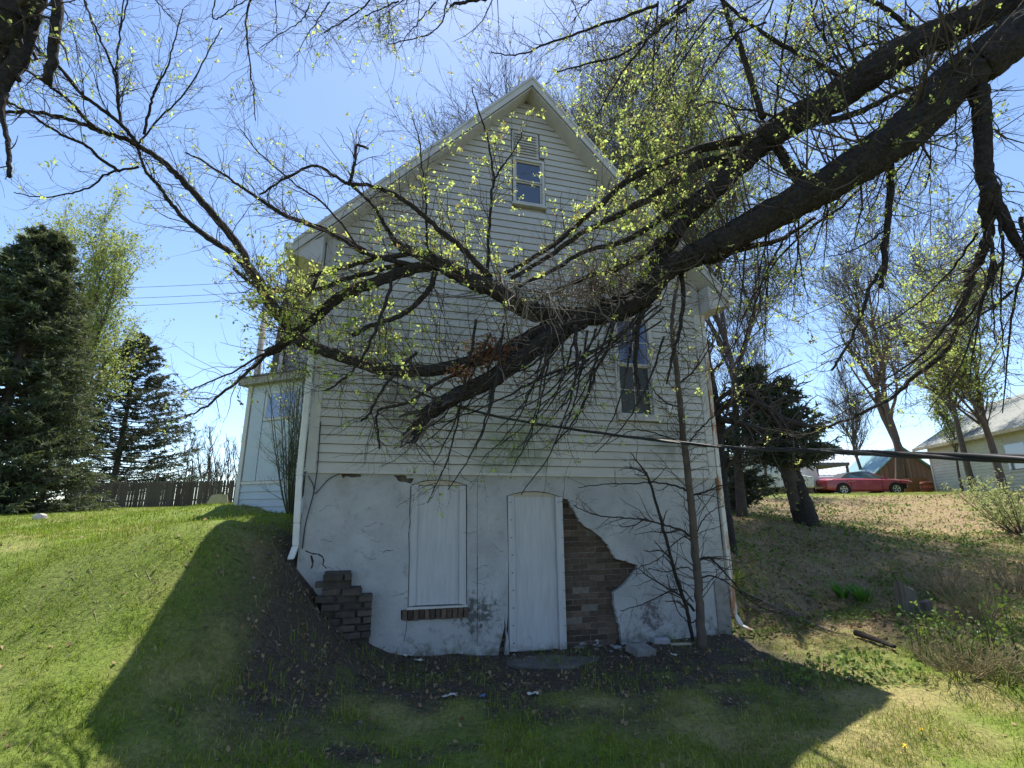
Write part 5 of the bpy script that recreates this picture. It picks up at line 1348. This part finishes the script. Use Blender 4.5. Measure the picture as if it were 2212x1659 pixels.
a2, s2 = sprout(np.concatenate([a1, b1_]), np.concatenate([s1, c1_]), 620, (.06, .28), 5, wob=.22, rmin=.0022, g=g4)
V, F = join_np([batch_tubes(a1, s1, 4), batch_tubes(b1_, c1_, 4), batch_tubes(a2, s2, 3)]); np_obj('twigs', V, F, m_twig, yt, kind='stuff')

# ---- conifers
def conifer(name, label, base, height, rad, seed, n_wh, dens, mt, r0, low=.04, droop=-.25, rag=.2, nl=.07, lean=(0, 0), bare=0.0, prof=1.0, tufts=7, keepbase=True):
    g = np.random.default_rng(seed); bx, by = base; bz = float(gz([bx], [by], False)[0]) - .1
    t = thing(name, (bx, by, bz + .1), label, 'tree')
    k = np.linspace(0, 1, 12)
    q = np.stack([bx + lean[0] * k * height, by + lean[1] * k * height, bz + k * height], 1)
    V, F = tubes_multi([q], [r0 * (1 - .93 * k)], 10, .04, seed); np_obj('trunk', V, F, m_bgbark, t, smooth=True)
    n = n_wh * 9
    h = low + (1 - low) * g.random(n) ** 1.15 * .985
    az = g.uniform(0, 2 * math.pi, n)
    ln = rad * np.clip((1 - h), 0, 1) ** prof * g.uniform(1 - rag, 1 + rag * .6, n) + .12
    org = np.stack([np.interp(h, k, q[:, 0]), np.interp(h, k, q[:, 1]), bz + h * height], 1)
    K = 7; sgm = np.linspace(0, 1, K)
    d0 = np.stack([np.cos(az), np.sin(az), np.zeros(n)], 1)
    br_ = org[:, None] + d0[:, None] * (ln[:, None] * sgm[None])[..., None]
    br_[..., 2] += ln[:, None] * (droop * sgm[None] + .22 * sgm[None] ** 2 * 1.4)
    br_ += g.normal(size=br_.shape) * .03 * sgm[None, :, None]
    rr = (.012 + .02 * ln / max(rad, .1))[:, None] * (1 - .75 * sgm)[None]
    V, F = batch_tubes(br_, rr, 4); np_obj('branches', V, F, m_bgbark, t, kind='stuff')
    # side sprays
    ns = n * dens; pi = g.integers(0, n, ns); s = g.uniform(.12 + bare, 1, ns) ** .8; s6 = np.clip(s * (K - 1), 0, K - 1.001); i = s6.astype(int); f = (s6 - i)[:, None]
    p = br_[pi, i] * (1 - f) + br_[pi, i + 1] * f
    sd = np.stack([-np.sin(az[pi]), np.cos(az[pi]), np.zeros(ns)], 1) * g.choice([-1, 1], ns)[:, None]
    dr = unit(d0[pi] * .8 + sd * g.uniform(.2, 1.1, ns)[:, None] + g.normal(size=(ns, 3)) * .35 + np.array([0, 0, -.05]))
    sl = (.10 + .22 * ln[pi] / max(rad, .1)) * g.uniform(.6, 1.2, ns)
    # needles: thin triangles along each spray
    m = tufts; tt = np.tile(np.linspace(.05, 1, m), ns); P0 = np.repeat(p, m, 0) + np.repeat(dr * sl[:, None] * (height / 9) ** .5, m, 0) * tt[:, None]
    D = unit(np.repeat(dr, m, 0) * .9 + g.normal(size=(ns * m, 3)) * .75)
    Sd = unit(np.cross(D, g.normal(size=(ns * m, 3))))
    L_ = (nl * g.uniform(.7, 1.3, ns * m))[:, None]
    V = np.stack([P0 - Sd * L_ * .17, P0 + Sd * L_ * .17, P0 + D * L_], 1).reshape(-1, 3)
    F = np.arange(len(V)).reshape(-1, 3)
    np_obj('needles', V, F, mt, t, kind='stuff')
    return t
conifer('spruce_tree', 'huge dense dark green spruce at the left edge of the lawn', at(-40, 17.5), 11.0, 3.1, 91, 100, 24, m_needle, .22, low=.0, droop=-.28, rag=.22, nl=.16, prof=.62, tufts=6)
conifer('pine_tree', 'dark open conical pine beyond the picket fence', at(236, 30), 10.8, 4.9, 92, 52, 20, m_needle2, .22, low=.08, droop=-.12, rag=.35, nl=.17, bare=.18, prof=.75, tufts=6)
def yew(name, label, base, height, rad, seed, lean):
    return conifer(name, label, base, height, rad, seed, 22, 16, m_needle, .26, low=.36, droop=.0, rag=.4, nl=.12, lean=lean, prof=.5, tufts=6)
lp = P(1748, 1142, 11.5)
yew('leaning_evergreen', 'evergreen with a thick leaning trunk on the right bank', (lp[0], 11.5), 3.7, 1.15, 93, (-.19, .03))
# heavier leaning bole
q = tr([(1752, 1152), (1738, 1110), (1722, 1060), (1706, 1015), (1690, 960), (1690, 880)], 11.4, 11.7, [46, 42, 38, 34, 28, 16], 0)
V, F = tubes_multi([q[0]], [q[1]], 12, .06, 95); np_obj('bole', V, F, m_bark, bpy.data.objects['leaning_evergreen'], smooth=True)
V, F = leaf_quads(np.repeat(q[0][6:], 14, 0) + g4.normal(size=(len(q[0][6:]) * 14, 3)) * np.array([.22, .2, .12]), np.full(len(q[0][6:]) * 14, .09), g4); np_obj('ivy', V, F, m_leafd, bpy.data.objects['leaning_evergreen'], kind='stuff')
conifer('small_evergreen', 'small dark evergreen shrub close behind the right house corner', at(1585, 15), 2.6, .9, 94, 12, 14, m_needle, .1, low=.02, droop=.1, rag=.4, nl=.12, prof=.5)

# ---- shrubs
def shrub(name, label, base, h, rad, seed, nst, n2, n3, leaves, lsize, lm, up=.35, cat='shrub', bark=None, z=None, sr=.010):
    g = np.random.default_rng(seed); bx, by = base; bz = float(gz([bx], [by], False)[0]) - .05 if z is None else z
    t = thing(name, (bx, by, bz + .05), label, cat)
    T = np.zeros((nst, 7, 3)); a = g.uniform(0, 6.28, nst); rr_ = rad * np.sqrt(g.random(nst))
    e = np.stack([np.cos(a) * rr_, np.sin(a) * rr_, h * g.uniform(.6, 1.0, nst)], 1)
    for k, s in enumerate(np.linspace(0, 1, 7)): T[:, k] = np.array([bx, by, bz]) + e * np.array([s ** .8, s ** .8, s]).T + g.normal(size=(nst, 3)) * .02 * s + np.stack([np.cos(a), np.sin(a), 0 * a], 1) * .08 * rad
    Rr = np.full((nst, 7), sr) * np.linspace(1, .4, 7)[None]
    a1, s1 = sprout(T, Rr, n2, (h * .12, h * .35), 5, up=up, wob=.2, rmin=.003, t0=.15, g=g); a2, s2 = sprout(a1, s1, n3, (h * .05, h * .15), 4, up=up * .5, rmin=.002, g=g)
    V, F = join_np([batch_tubes(T, Rr, 5), batch_tubes(a1, s1, 4), batch_tubes(a2, s2, 3)]); np_obj('stems', V, F, bark or m_twig, t, kind='stuff')
    if leaves: V, F = bursts(np.concatenate([a1[:, -4:], a2]), leaves, 4, lsize * .7, lsize, g, (0.2, 1)); np_obj('leaves', V, F, lm, t, kind='stuff')
    return t
m_paleleaf = mat('pale budding leaves', (.40, .43, .20), (.30, .34, .12), scale=10, rough=.6, transl=.35, tcol=(.5, .55, .2))
vb = P(632, 1100, 7.6)
shrub('climbing_vine', 'thin green stemmed vine thicket climbing the porch beside the downspout', (vb[0], 7.6), 2.6, .55, 101, 26, 260, 900, 150, .03, m_leafd, cat='vine', bark=mat('green brown stems', (.10, .12, .065), (.07, .07, .05), scale=8, rough=.9))
sb = at(2195, 11.5); shrub('flowering_bush', 'pale green budding bush at the right edge below the neighbour house', sb, 1.3, 1.2, 102, 40, 300, 800, 1300, .05, m_paleleaf)
broad('dark_hedge_tree', 'thin leafy tree low beside the neighbour house gable', at(2085, 26), 5.0, .07, 61, n=(14, 90, 400, 700), leaves=900, lsize=.12, lmat=m_leafd, rmin=.008)
# ------------------------------------------------------------------ grass, litter and small things
g5 = np.random.default_rng(77)
m_grass = mat('grass blades', (1, 1, 1), attr=True, rough=.6, spec=.25, transl=.35)
m_grass.node_tree.nodes['Principled BSDF'].inputs['Specular IOR Level'].default_value = .2
def scatter(n, y0, y1, g):
    y = y0 * (y1 / y0) ** g.random(n)
    x = g.uniform(-1, 1, n) * (1.2 * y + 1.4)
    u = (x * FE[0] + (y - 6.2) * FE[1]); o = -(x * FN[0] + (y - 6.2) * FN[1])
    k = ~((u > SL - .02) & (u < SR + .02) & (o < .01) & (o > -DEPTH))
    return x[k], y[k]
def blades(x, y, h, w, col, g, lean=.95, seg2=True):
    n = len(x); z = gz(x, y); p = np.stack([x, y, z - .004], 1)
    a = g.uniform(0, 6.283, n); ld = np.stack([np.cos(a), np.sin(a), np.zeros(n)], 1); l = (g.random(n) ** 1.3 * lean * 1.6)[:, None]
    b = g.uniform(0, 6.283, n); s = np.stack([np.cos(b), np.sin(b), np.zeros(n)], 1) * (w * .5)[:, None]
    mid = p + ld * l * h[:, None] * .35 + np.array([0, 0, 1]) * (h * .62)[:, None]
    tip = p + ld * l * h[:, None] * 1.1 + np.array([0, 0, 1]) * (h * (1.0 - .35 * l[:, 0]))[:, None]
    if seg2:
        V = np.stack([p - s, p + s, mid + s * .8, mid - s * .8, tip], 1).reshape(-1, 3); i = (np.arange(n) * 5)[:, None]
        F = np.concatenate([i + np.array([[0, 1, 2]]), i + np.array([[0, 2, 3]]), i + np.array([[3, 2, 4]])]); c = np.repeat(col, 5, 0)
    else:
        V = np.stack([p - s, p + s, tip], 1).reshape(-1, 3); F = np.arange(3 * n).reshape(-1, 3); c = np.repeat(col, 3, 0)
    return V, F, c
def gcol(x, y, d, g):
    n = len(x); v = g.uniform(.7, 1.35, n)[:, None]
    gr = np.array([.21, .30, .035]) * (1 - .35 * g.random(n)[:, None]) + np.array([.05, .03, .0]) * g.random(n)[:, None]
    dy = np.array([.42, .37, .15]) * g.uniform(.6, 1.1, n)[:, None]
    return np.where((g.random(n) < d * .62)[:, None], dy, gr) * v * (.72 + .56 * fbm(x * .45 + 3, y * .45 + 6, 3))[:, None]
VV = []; FF = []; CC = []; n0 = 0
for (cnt, ya, yb, hs, ws, s2) in ((560000, 2.2, 8.5, .029, .0050, False), (34000, 2.2, 6.5, .060, .005, True), (260000, 7, 30, .06, .015, False)):
    x, y = scatter(cnt, ya, yb, g5); b, l, d = masks(x, y)
    tuft = fbm(x * 3.1 + 40, y * 3.1, 3)
    k = g5.random(len(x)) < np.clip((1 - .97 * b) * (1 - .80 * l) * (1.7 * tuft - .05), 0, 1)
    x, y, d, tuft = x[k], y[k], d[k], tuft[k]
    h = hs * g5.uniform(.5, 1.35, len(x)) * (.6 + .9 * np.clip(tuft - .3, 0, 1) * 2)
    V, F, c = blades(x, y, h, ws * g5.uniform(.7, 1.3, len(x)), gcol(x, y, d, g5), g5, seg2=s2)
    VV.append(V); FF.append(F + n0); CC.append(c); n0 += len(V)
# sparse tufts on the trodden soil and the bank
x, y = scatter(26000, 2.6, 7, g5); b, l, d = masks(x, y); t = fbm(x * 2.2 + 70, y * 2.2 + 11, 4); k = (b > .3) & (t > .52); x, y, d = x[k], y[k], d[k]
V, F, c = blades(x, y, g5.uniform(.04, .12, len(x)), np.full(len(x), .005), gcol(x, y, d * .2, g5), g5); VV.append(V); FF.append(F + n0); CC.append(c); n0 += len(V)
grass = np_obj('grass', np.concatenate(VV), np.concatenate(FF), m_grass, cols=np.concatenate(CC))
tag(grass, 'green and straw coloured grass over the lawn and banks', 'grass', kind='stuff')

# dead straw lying on the soil
x, y = scatter(70000, 2.4, 20, g5); b, l, d = masks(x, y); k = g5.random(len(x)) < np.clip(.6 * b + .8 * l + .10 * d, .02, 1); x, y = x[k], y[k]
n = len(x); a = g5.uniform(0, 6.283, n); L_ = g5.uniform(.03, .13, n) * (1 + y * .04); dx, dy = np.cos(a) * L_, np.sin(a) * L_; wv = (.0013 + .0005 * y)
z0 = gz(x, y) + g5.uniform(.002, .02, n); z1 = gz(x + dx, y + dy) + g5.uniform(.0, .014, n)
V = np.stack([np.stack([x - np.sin(a) * wv, y + np.cos(a) * wv, z0], 1), np.stack([x + np.sin(a) * wv, y - np.cos(a) * wv, z0], 1), np.stack([x + dx, y + dy, z1], 1)], 1).reshape(-1, 3)
cs = np.array([.25, .20, .125])[None] * g5.uniform(.35, 1.25, n)[:, None]
straw = np_obj('straw', V, np.arange(3 * n).reshape(-1, 3), m_grass, cols=np.repeat(cs, 3, 0)); tag(straw, 'dead straw and dry stalks strewn over the bare soil', 'straw', kind='stuff')
# fallen leaves
x, y = scatter(120000, 2.6, 21, g5); b, l, d = masks(x, y); k = g5.random(len(x)) < np.clip(.3 * b + .95 * l, .01, 1); x, y = x[k], y[k]; n = len(x)
pos = np.stack([x, y, gz(x, y) + .006], 1); V, F = leaf_quads(pos, .030 + .0022 * y, g5, aspect=.7, up=2.2)
cs = np.array([.30, .22, .125])[None] * g5.uniform(.4, 1.35, n)[:, None] + np.array([.03, .0, -.01])[None] * g5.random(n)[:, None]
lit = np_obj('leaf_litter', V, F, m_grass, cols=np.repeat(cs, 4, 0)); tag(lit, 'brown fallen leaves covering the right bank and the soil by the wall', 'leaves', kind='stuff')
# low green weeds on the right bank
x, y = scatter(90000, 4.5, 18, g5); b, l, d = masks(x, y); t = fbm(x * 1.7 + 5, y * 1.7 + 8, 4); k = (x > 2.6) & (y > 4.6) & (t > .50) & (g5.random(len(x)) < .8); x, y = x[k], y[k]; n = len(x)
pos = np.stack([x, y, gz(x, y) + g5.uniform(.0, .10, n)], 1); V, F = leaf_quads(pos, .035 + .003 * y, g5, aspect=.6, up=.9)
cs = np.array([.14, .20, .045])[None] * g5.uniform(.5, 1.4, n)[:, None]
wd_ = np_obj('weeds', V, F, m_grass, cols=np.repeat(cs, 4, 0)); tag(wd_, 'low green weeds spreading over the right bank', 'weeds', kind='stuff')
# small stones and crumbs in the soil
x, y = scatter(3000, 3.0, 7.2, g5); b, l, d = masks(x, y); k = (b > .4); x, y = x[k][:210], y[k][:210]; n = len(x)
oc = np.array([(1, 0, 0), (0, 1, 0), (-1, 0, 0), (0, -1, 0), (0, 0, 1), (0, 0, -1)], float); of = np.array([(0, 1, 4), (1, 2, 4), (2, 3, 4), (3, 0, 4), (1, 0, 5), (2, 1, 5), (3, 2, 5), (0, 3, 5)])
sz = (.006 + .022 * g5.random(n) ** 4)[:, None, None]
V = np.stack([x, y, gz(x, y) + .003], 1)[:, None] + oc[None] * sz * g5.uniform(.5, 1.3, (n, 6, 1)); F = (of[None] + (np.arange(n) * 6)[:, None, None]).reshape(-1, 3)
gr = np_obj('gravel', V.reshape(-1, 3), F, m_grass, cols=np.repeat(np.array([.24, .22, .20])[None] * g5.uniform(.4, 1.7, n)[:, None], 6, 0)); tag(gr, 'small stones and mortar crumbs in the soil before the wall', 'gravel', kind='stuff')

def blob(name, label, cat, c, r, m, seed, flat=.7, n=2, kind=None):
    bm = bmesh.new(); bmesh.ops.create_icosphere(bm, subdivisions=n, radius=1); g = random.Random(seed)
    cuts = [(Vector((g.gauss(0, 1), g.gauss(0, 1), g.gauss(0, 1))).normalized(), g.uniform(.55, .85)) for _ in range(9)]
    for v in bm.verts:
        for d, t in cuts:
            s = v.co.dot(d)
            if s > t: v.co -= d * (s - t)
        v.co += Vector((g.uniform(-1, 1), g.uniform(-1, 1), g.uniform(-1, 1))) * .03
        v.co = Vector((v.co.x * r[0], v.co.y * r[1], v.co.z * r[2]))
    me = bpy.data.meshes.new(name); bm.to_mesh(me); bm.free(); me.materials.append(m); o = link(name, me); o.location = c; tag(o, label, cat); return o
m_rock = mat('pale limestone', (.52, .48, .44), (.38, .34, .31), scale=9, rough=.95, bump=.5, bscale=20)
def on(px, py, y0, dz=0.0):
    """first place where that direction meets the ground"""
    d = ray(px, py); ys = np.linspace(2.0, 30, 3000); z = EYE + d[2] / d[1] * ys; gg = gz(d[0] / d[1] * ys, ys); i = np.argmax(gg > z) if (gg > z).any() else int(y0 * 100)
    yy = ys[i] if (gg > z).any() else y0
    x_ = d[0] / d[1] * yy; return np.array([x_, yy, g1(x_, yy) + dz])
c = on(85, 1124, 12); blob('white_rock', 'pale white rock lying alone on the left lawn', 'rock', c + Zv * .06, (.17, .13, .12), m_rock, 3)
# plywood offcut leaning on bricks near the fence
c = P(470, 1094, 12.0); c[2] = g1(c[0], c[1])
bd = thing('plywood_offcut', tuple(c), 'tan trapezoid plywood offcut propped up near the porch corner', 'board')
m_ply = mat('tan plywood', (.38, .33, .2), (.3, .26, .16), scale=6, rough=.85)
MB().prism([c + np.array(v) for v in ((-.26, 0, .10), (.24, 0, .08), (.17, .02, .32), (-.05, .02, .33), (-.2, .02, .30))], (0, .025, 0)).build('board', m_ply, bd)
MB().wbox(c[0] - .10, c[0] + .05, c[1] - .03, c[1] + .06, c[2] - .02, c[2] + .09).build('prop_block', m_rock, bd)
MB().hexa([c + np.array(v) for v in ((.2, 0, 0), (.55, 0, -.02), (.55, .06, -.02), (.2, .06, 0), (.2, 0, .12), (.45, 0, .05), (.45, .06, .05), (.2, .06, .12))]).build('broken_lath', m_ply, bd)
# door slab
u0, u1 = -.12, .98
sl = MB(); o_ = [(u0, .03), (u1 - .1, .03), (u1, .16), (u1 - .12, .42), (.42, .60), (.1, .52), (u0 - .04, .3)]
zs = max(g1(*H(u, 0, o)[:2]) for u, o in o_) - EYE - .03
sl.prism([H(u, zs - .16, o) for u, o in o_], Zv * .165); so = sl.build('door_slab', mat('dirty slab concrete', (.15, .14, .125), (.09, .082, .07), scale=7, rough=1, bump=.5, bscale=30), bevel=.01); tag(so, 'cracked grey concrete slab on the ground in front of the boarded door', 'slab')
# rubble by the wall
def rub(name, label, cat, px, py, dims, m, yaw, tilt=.1):
    c = on(px, py, 6.0); me = brick_mesh(name, dims[0], dims[2], dims[1], int(px)); me.materials.append(m); o = link(name, me); o.location = c + Zv * dims[2] * .45; o.rotation_euler = (tilt, tilt * .6, yaw); tag(o, label, cat)
m_pur = mat('whitish lilac brick', (.40, .38, .42), (.30, .28, .31), scale=12, rough=.95, bump=.4)
rub('brick_fragment', 'pale brick fragment lying near the foot of the sapling', 'brick', 1428, 1390, (.20, .09, .06), m_pur, .2)
rub('brick_fragment', 'pale broken brick beneath the exposed brick patch', 'brick', 1284, 1388, (.12, .09, .05), m_pur, -.4)
rub('brick_fragment', 'dark brick half lying beside the bare patch corner', 'brick', 1262, 1386, (.12, .09, .06), m_pier, .7)
rub('wood_scrap', 'flat pale wood scrap left of the sapling trunk', 'scrap', 1470, 1393, (.26, .06, .018), mat('pale wood scrap', (.42, .36, .28), (.32, .27, .2), scale=10, rough=.9), .15, .03)
rub('concrete_lump', 'grey concrete lump in the soil right of the slab', 'concrete', 1385, 1412, (.28, .2, .08), m_conc, .5, .15)
for k in range(16):      # crumbs of fallen plaster along the foot of the wall
    px = random.uniform(1230, 1345) if k < 10 else random.uniform(840, 1090); py = 1396 + random.uniform(-4, 14); sz = .075 - .0045 * (k % 10)
    c = on(px, py, 6); blob('plaster_chunk', 'fallen plaster chunk, ' + 'first second third fourth fifth sixth seventh eighth ninth tenth'.split()[k % 10] + ' by size below the ' + ('exposed brick patch' if k < 10 else 'boarded window'), 'rubble', c + Zv * sz * .15, (sz, sz * .7, sz * .35), m_stucco if k % 2 else m_mortar, 30 + k, n=1)['group'] = 'plaster chunks ' + ('below the brick patch' if k < 10 else 'below the window')
m_paper = mat('dirty white paper', (.62, .60, .55), (.5, .47, .42), scale=20, rough=.9)
for k, (px, py, L1, lb) in enumerate(((968, 1508, .16, 'long crumpled white paper scrap in the shaded grass'), (880, 1420, .12, 'curled white bark strip near the buttress'), (905, 1430, .12, 'white scrap right of the bark strip'), (1150, 1503, .14, 'torn beige scrap below the slab'), (1040, 1508, .05, 'tiny blue wrapper in the shaded soil'), (1455, 1418, .09, 'curled white scrap below the sapling'))):
    c = on(px, py, 5.0); L1 *= .75; V = []; F = []; g = random.Random(k)
    for i in range(7):
        t = i / 6; V += [(L1 * (t - .5), -.02 - g.random() * .012, .012 + .018 * g.random()), (L1 * (t - .5) + .01, .02 + g.random() * .012, .006 + .02 * g.random())]
        if i: F.append((2 * i - 2, 2 * i - 1, 2 * i + 1, 2 * i))
    me = bpy.data.meshes.new('scrap'); me.from_pydata(V, [], F); me.materials.append(m_paper if k != 4 else mat('blue wrapper', (.08, .22, .42), rough=.5)); o = link('paper_scrap', me); o.location = c; o.rotation_euler = (0, 0, g.uniform(-.6, .6)); tag(o, lb, 'scrap')
    sm = o.modifiers.new('thickness', 'SOLIDIFY'); sm.thickness = .002

# stump on the right bank
c = on(1965, 1324, 6.8)
stp = thing('tree_stump', tuple(c), 'grey split tree stump with slanted cut top on the right bank', 'stump')
m_stump = mat('silvery stump wood', (.20, .18, .15), (.11, .095, .08), scale=16, stretch=(5, 5, .5), rough=1, bump=.7, bscale=20)
n = 14; V = []; F = []
prof = [(-.1, 1.25), (.0, 1.1), (.12, .98), (.22, .95), (.31, .93)]
g = random.Random(9); rad = [.115 * g.uniform(.8, 1.15) for _ in range(n)]
for h, s in prof:
    for k in range(n):
        a = 2 * math.pi * k / n; V.append(c + np.array([rad[k] * s * math.cos(a), rad[k] * s * math.sin(a), h - (.07 * math.cos(a) + .02 * math.sin(a * 3) if h > .28 else 0)]))
for i in range(len(prof) - 1):
    for k in range(n): F.append((i * n + k, i * n + (k + 1) % n, (i + 1) * n + (k + 1) % n, (i + 1) * n + k))
MB().add(V, F).build('bark', m_stump, stp)
MB().add(V[-n:], [tuple(range(n))]).build('cut_top', mat('tan cut wood', (.36, .25, .14), (.24, .17, .1), scale=18, rough=.9), stp)
MB().hexa([c + np.array(v) for v in ((.17, -.06, -.05), (.30, -.05, -.05), (.29, .05, -.05), (.17, .05, -.05), (.18, -.05, .13), (.28, -.04, .17), (.27, .04, .16), (.18, .04, .13))]).build('split_piece', m_stump, stp, bevel=.012)
# fallen boughs on the right bank
for k, (pts, w_, lb) in enumerate((([(1600, 1285), (1650, 1305), (1720, 1340), (1800, 1372)], .018, 'pale fallen bough sloping down the right bank'), ([(1850, 1378), (1890, 1392), (1935, 1410)], .035, 'short dark rotten log on the right bank grass'), ([(1610, 1310), (1640, 1325), (1690, 1322), (1730, 1335)], .014, 'thin crooked fallen branch beside the downspout'))):
    q = resample([on(px, py, 7) + Zv * (w_ + .02) for px, py in pts], 14)
    tt = thing('fallen_branch', tuple(q[7]), lb, 'branch')
    V, F = tubes_multi([q], [np.linspace(w_, w_ * .5, 14)], 7, .08, k); np_obj('bough', V, F, m_twigp if k != 1 else m_bark, tt, smooth=True)
    if k != 1:
        T, Rr = to_batch([(q, np.linspace(w_, w_ * .5, 14))], 8); a1, s1 = sprout(T, Rr, 14, (.15, .5), 5, up=.15, rs=.5, rmin=.004, g=g5); a2, s2 = sprout(a1, s1, 30, (.06, .2), 4, g=g5, rmin=.003)
        V, F = join_np([batch_tubes(a1, s1, 4), batch_tubes(a2, s2, 3)]); np_obj('twigs', V, F, m_twigp, tt, kind='stuff')
# knotweed stand: each plant a thing of its own
m_kn = mat('broad weed leaf', (.09, .145, .03), (.14, .20, .045), scale=14, rough=.5, transl=.35, tcol=(.24, .34, .05))
m_ks = mat('brown green weed stem', (.11, .085, .045), (.09, .10, .04), scale=20, rough=.8)
wl = ['upright broad leaved weed, ' + n_ + ' from the left in the stand below the stump' for n_ in 'first second third fourth fifth eighth ninth tenth eleventh twelfth fourteenth fifteenth sixteenth sixth thirteenth seventh'.split()]
spots = [(1975, 1415), (1990, 1425), (2003, 1432), (2016, 1428), (2035, 1418), (2050, 1436), (2068, 1430), (2085, 1445), (2100, 1432), (2125, 1440), (2150, 1425), (2180, 1448), (2200, 1430), (2060, 1412), (2140, 1405), (2190, 1400)]
for k, (px, py) in enumerate(spots):
    c = on(px, py, 5.4); g = np.random.default_rng(400 + k); t = thing('knotweed', tuple(c), wl[k], 'weed', 'upright weeds at the right edge')
    h = g.uniform(.35, .62); T = np.zeros((2, 6, 3)); 
    for s in range(2):
        e = np.array([g.uniform(-.08, .08), g.uniform(-.06, .06), h * (1 - .3 * s)])
        for i, q_ in enumerate(np.linspace(0, 1, 6)): T[s, i] = c + e * q_ + g.normal(size=3) * .005
    Rr = np.full((2, 6), .006) * np.linspace(1, .5, 6)[None]; V, F = batch_tubes(T, Rr, 5); np_obj('stem', V, F, m_ks, t)
    pos = np.concatenate([T[:, 2:].reshape(-1, 3)] * 3); pos = pos + g.normal(size=pos.shape) * .02; V, F = leaf_quads(pos, np.full(len(pos), .048), g, aspect=.75, up=.8); np_obj('leaves', V, F, m_kn, t)
# dry brush at the right edge
for k, (px, py, y_) in enumerate(((2120, 1345, 6.2), (2040, 1290, 7.4), (2190, 1280, 7.0), (2075, 1455, 5.3), (2170, 1470, 5.2))):
    c = on(px, py, y_); shrub('dry_brush', ('tangle of dry brown stalks behind the upright weeds', 'dry stalks just right of the stump', 'dry brown stalks at the right edge of the bank', 'dry stalks mixed into the left half of the upright weeds', 'dry stalks mixed into the right half of the upright weeds')[k], (c[0], c[1]), (.6 if k < 3 else .42), .5, 130 + k, 70, 160, 260, 0, .03, None, up=.1, sr=.0042, bark=mat('dry stalks', (.27, .215, .12), (.19, .16, .085), scale=8, rough=.95))
# strap leaved clumps
def clump(px, py, n, h, lb, sd, col):
    c = on(px, py, 8); g = np.random.default_rng(sd); t = np_obj('daylily_clump', *straps(c, n, h, g), col); tag(t, lb, 'plant')
def straps(c, n, h, g):
    K = 6; T = np.zeros((n, K, 3)); a = g.uniform(0, 6.283, n); ln = g.uniform(.6, 1, n) * h; sp = g.uniform(.3, .9, n)
    for i, s in enumerate(np.linspace(0, 1, K)):
        T[:, i] = c + np.stack([np.cos(a) * (.06 + ln * sp * s ** 1.4), np.sin(a) * (.06 + ln * sp * s ** 1.4), ln * (s - .45 * sp * s ** 2.4)], 1)
    wv = np.stack([-np.sin(a), np.cos(a), 0 * a], 1)[:, None] * (.012 * np.array([.8, 1, 1, .8, .5, .05]))[None, :, None]
    V = np.stack([T - wv, T + wv], 2).reshape(-1, 3); b = (np.arange(n) * K * 2)[:, None]; i = np.arange(K - 1)[None] * 2
    F = np.stack([b + i, b + i + 1, b + i + 3, b + i + 2], -1).reshape(-1, 4); return V, F
m_strap = mat('fresh strap leaves', (.06, .16, .025), (.09, .20, .03), scale=8, rough=.5, transl=.35, tcol=(.18, .40, .04))
clump(1820, 1292, 60, .34, 'fresh green strap leaved clump on the bank, left of two', 201, m_strap); clump(1862, 1300, 60, .32, 'fresh green strap leaved clump on the bank, right of two', 202, m_strap)
clump(1588, 1262, 34, .34, 'yellow green strap leaved plant beside the right house corner', 203, m_leafd)
m_yel = mat('dandelion yellow', (.75, .50, .02), rough=.7)
for k, (px, py) in enumerate(((1994, 1592), (1957, 1628))):
    c = on(px, py, 4); t = thing('dandelion', tuple(c), ('upper', 'lower')[k] + ' of the two yellow dandelions at the bottom right', 'flower', 'dandelions'); MB().tube([c, c + Zv * .045], .003, 5).build('stalk', m_strap, t)
    n = 26; g = np.random.default_rng(k); V, F = leaf_quads(np.repeat((c + Zv * .045)[None], n, 0), np.full(n, .02), g, aspect=.3, up=3); np_obj('petals', V, F, m_yel, t)
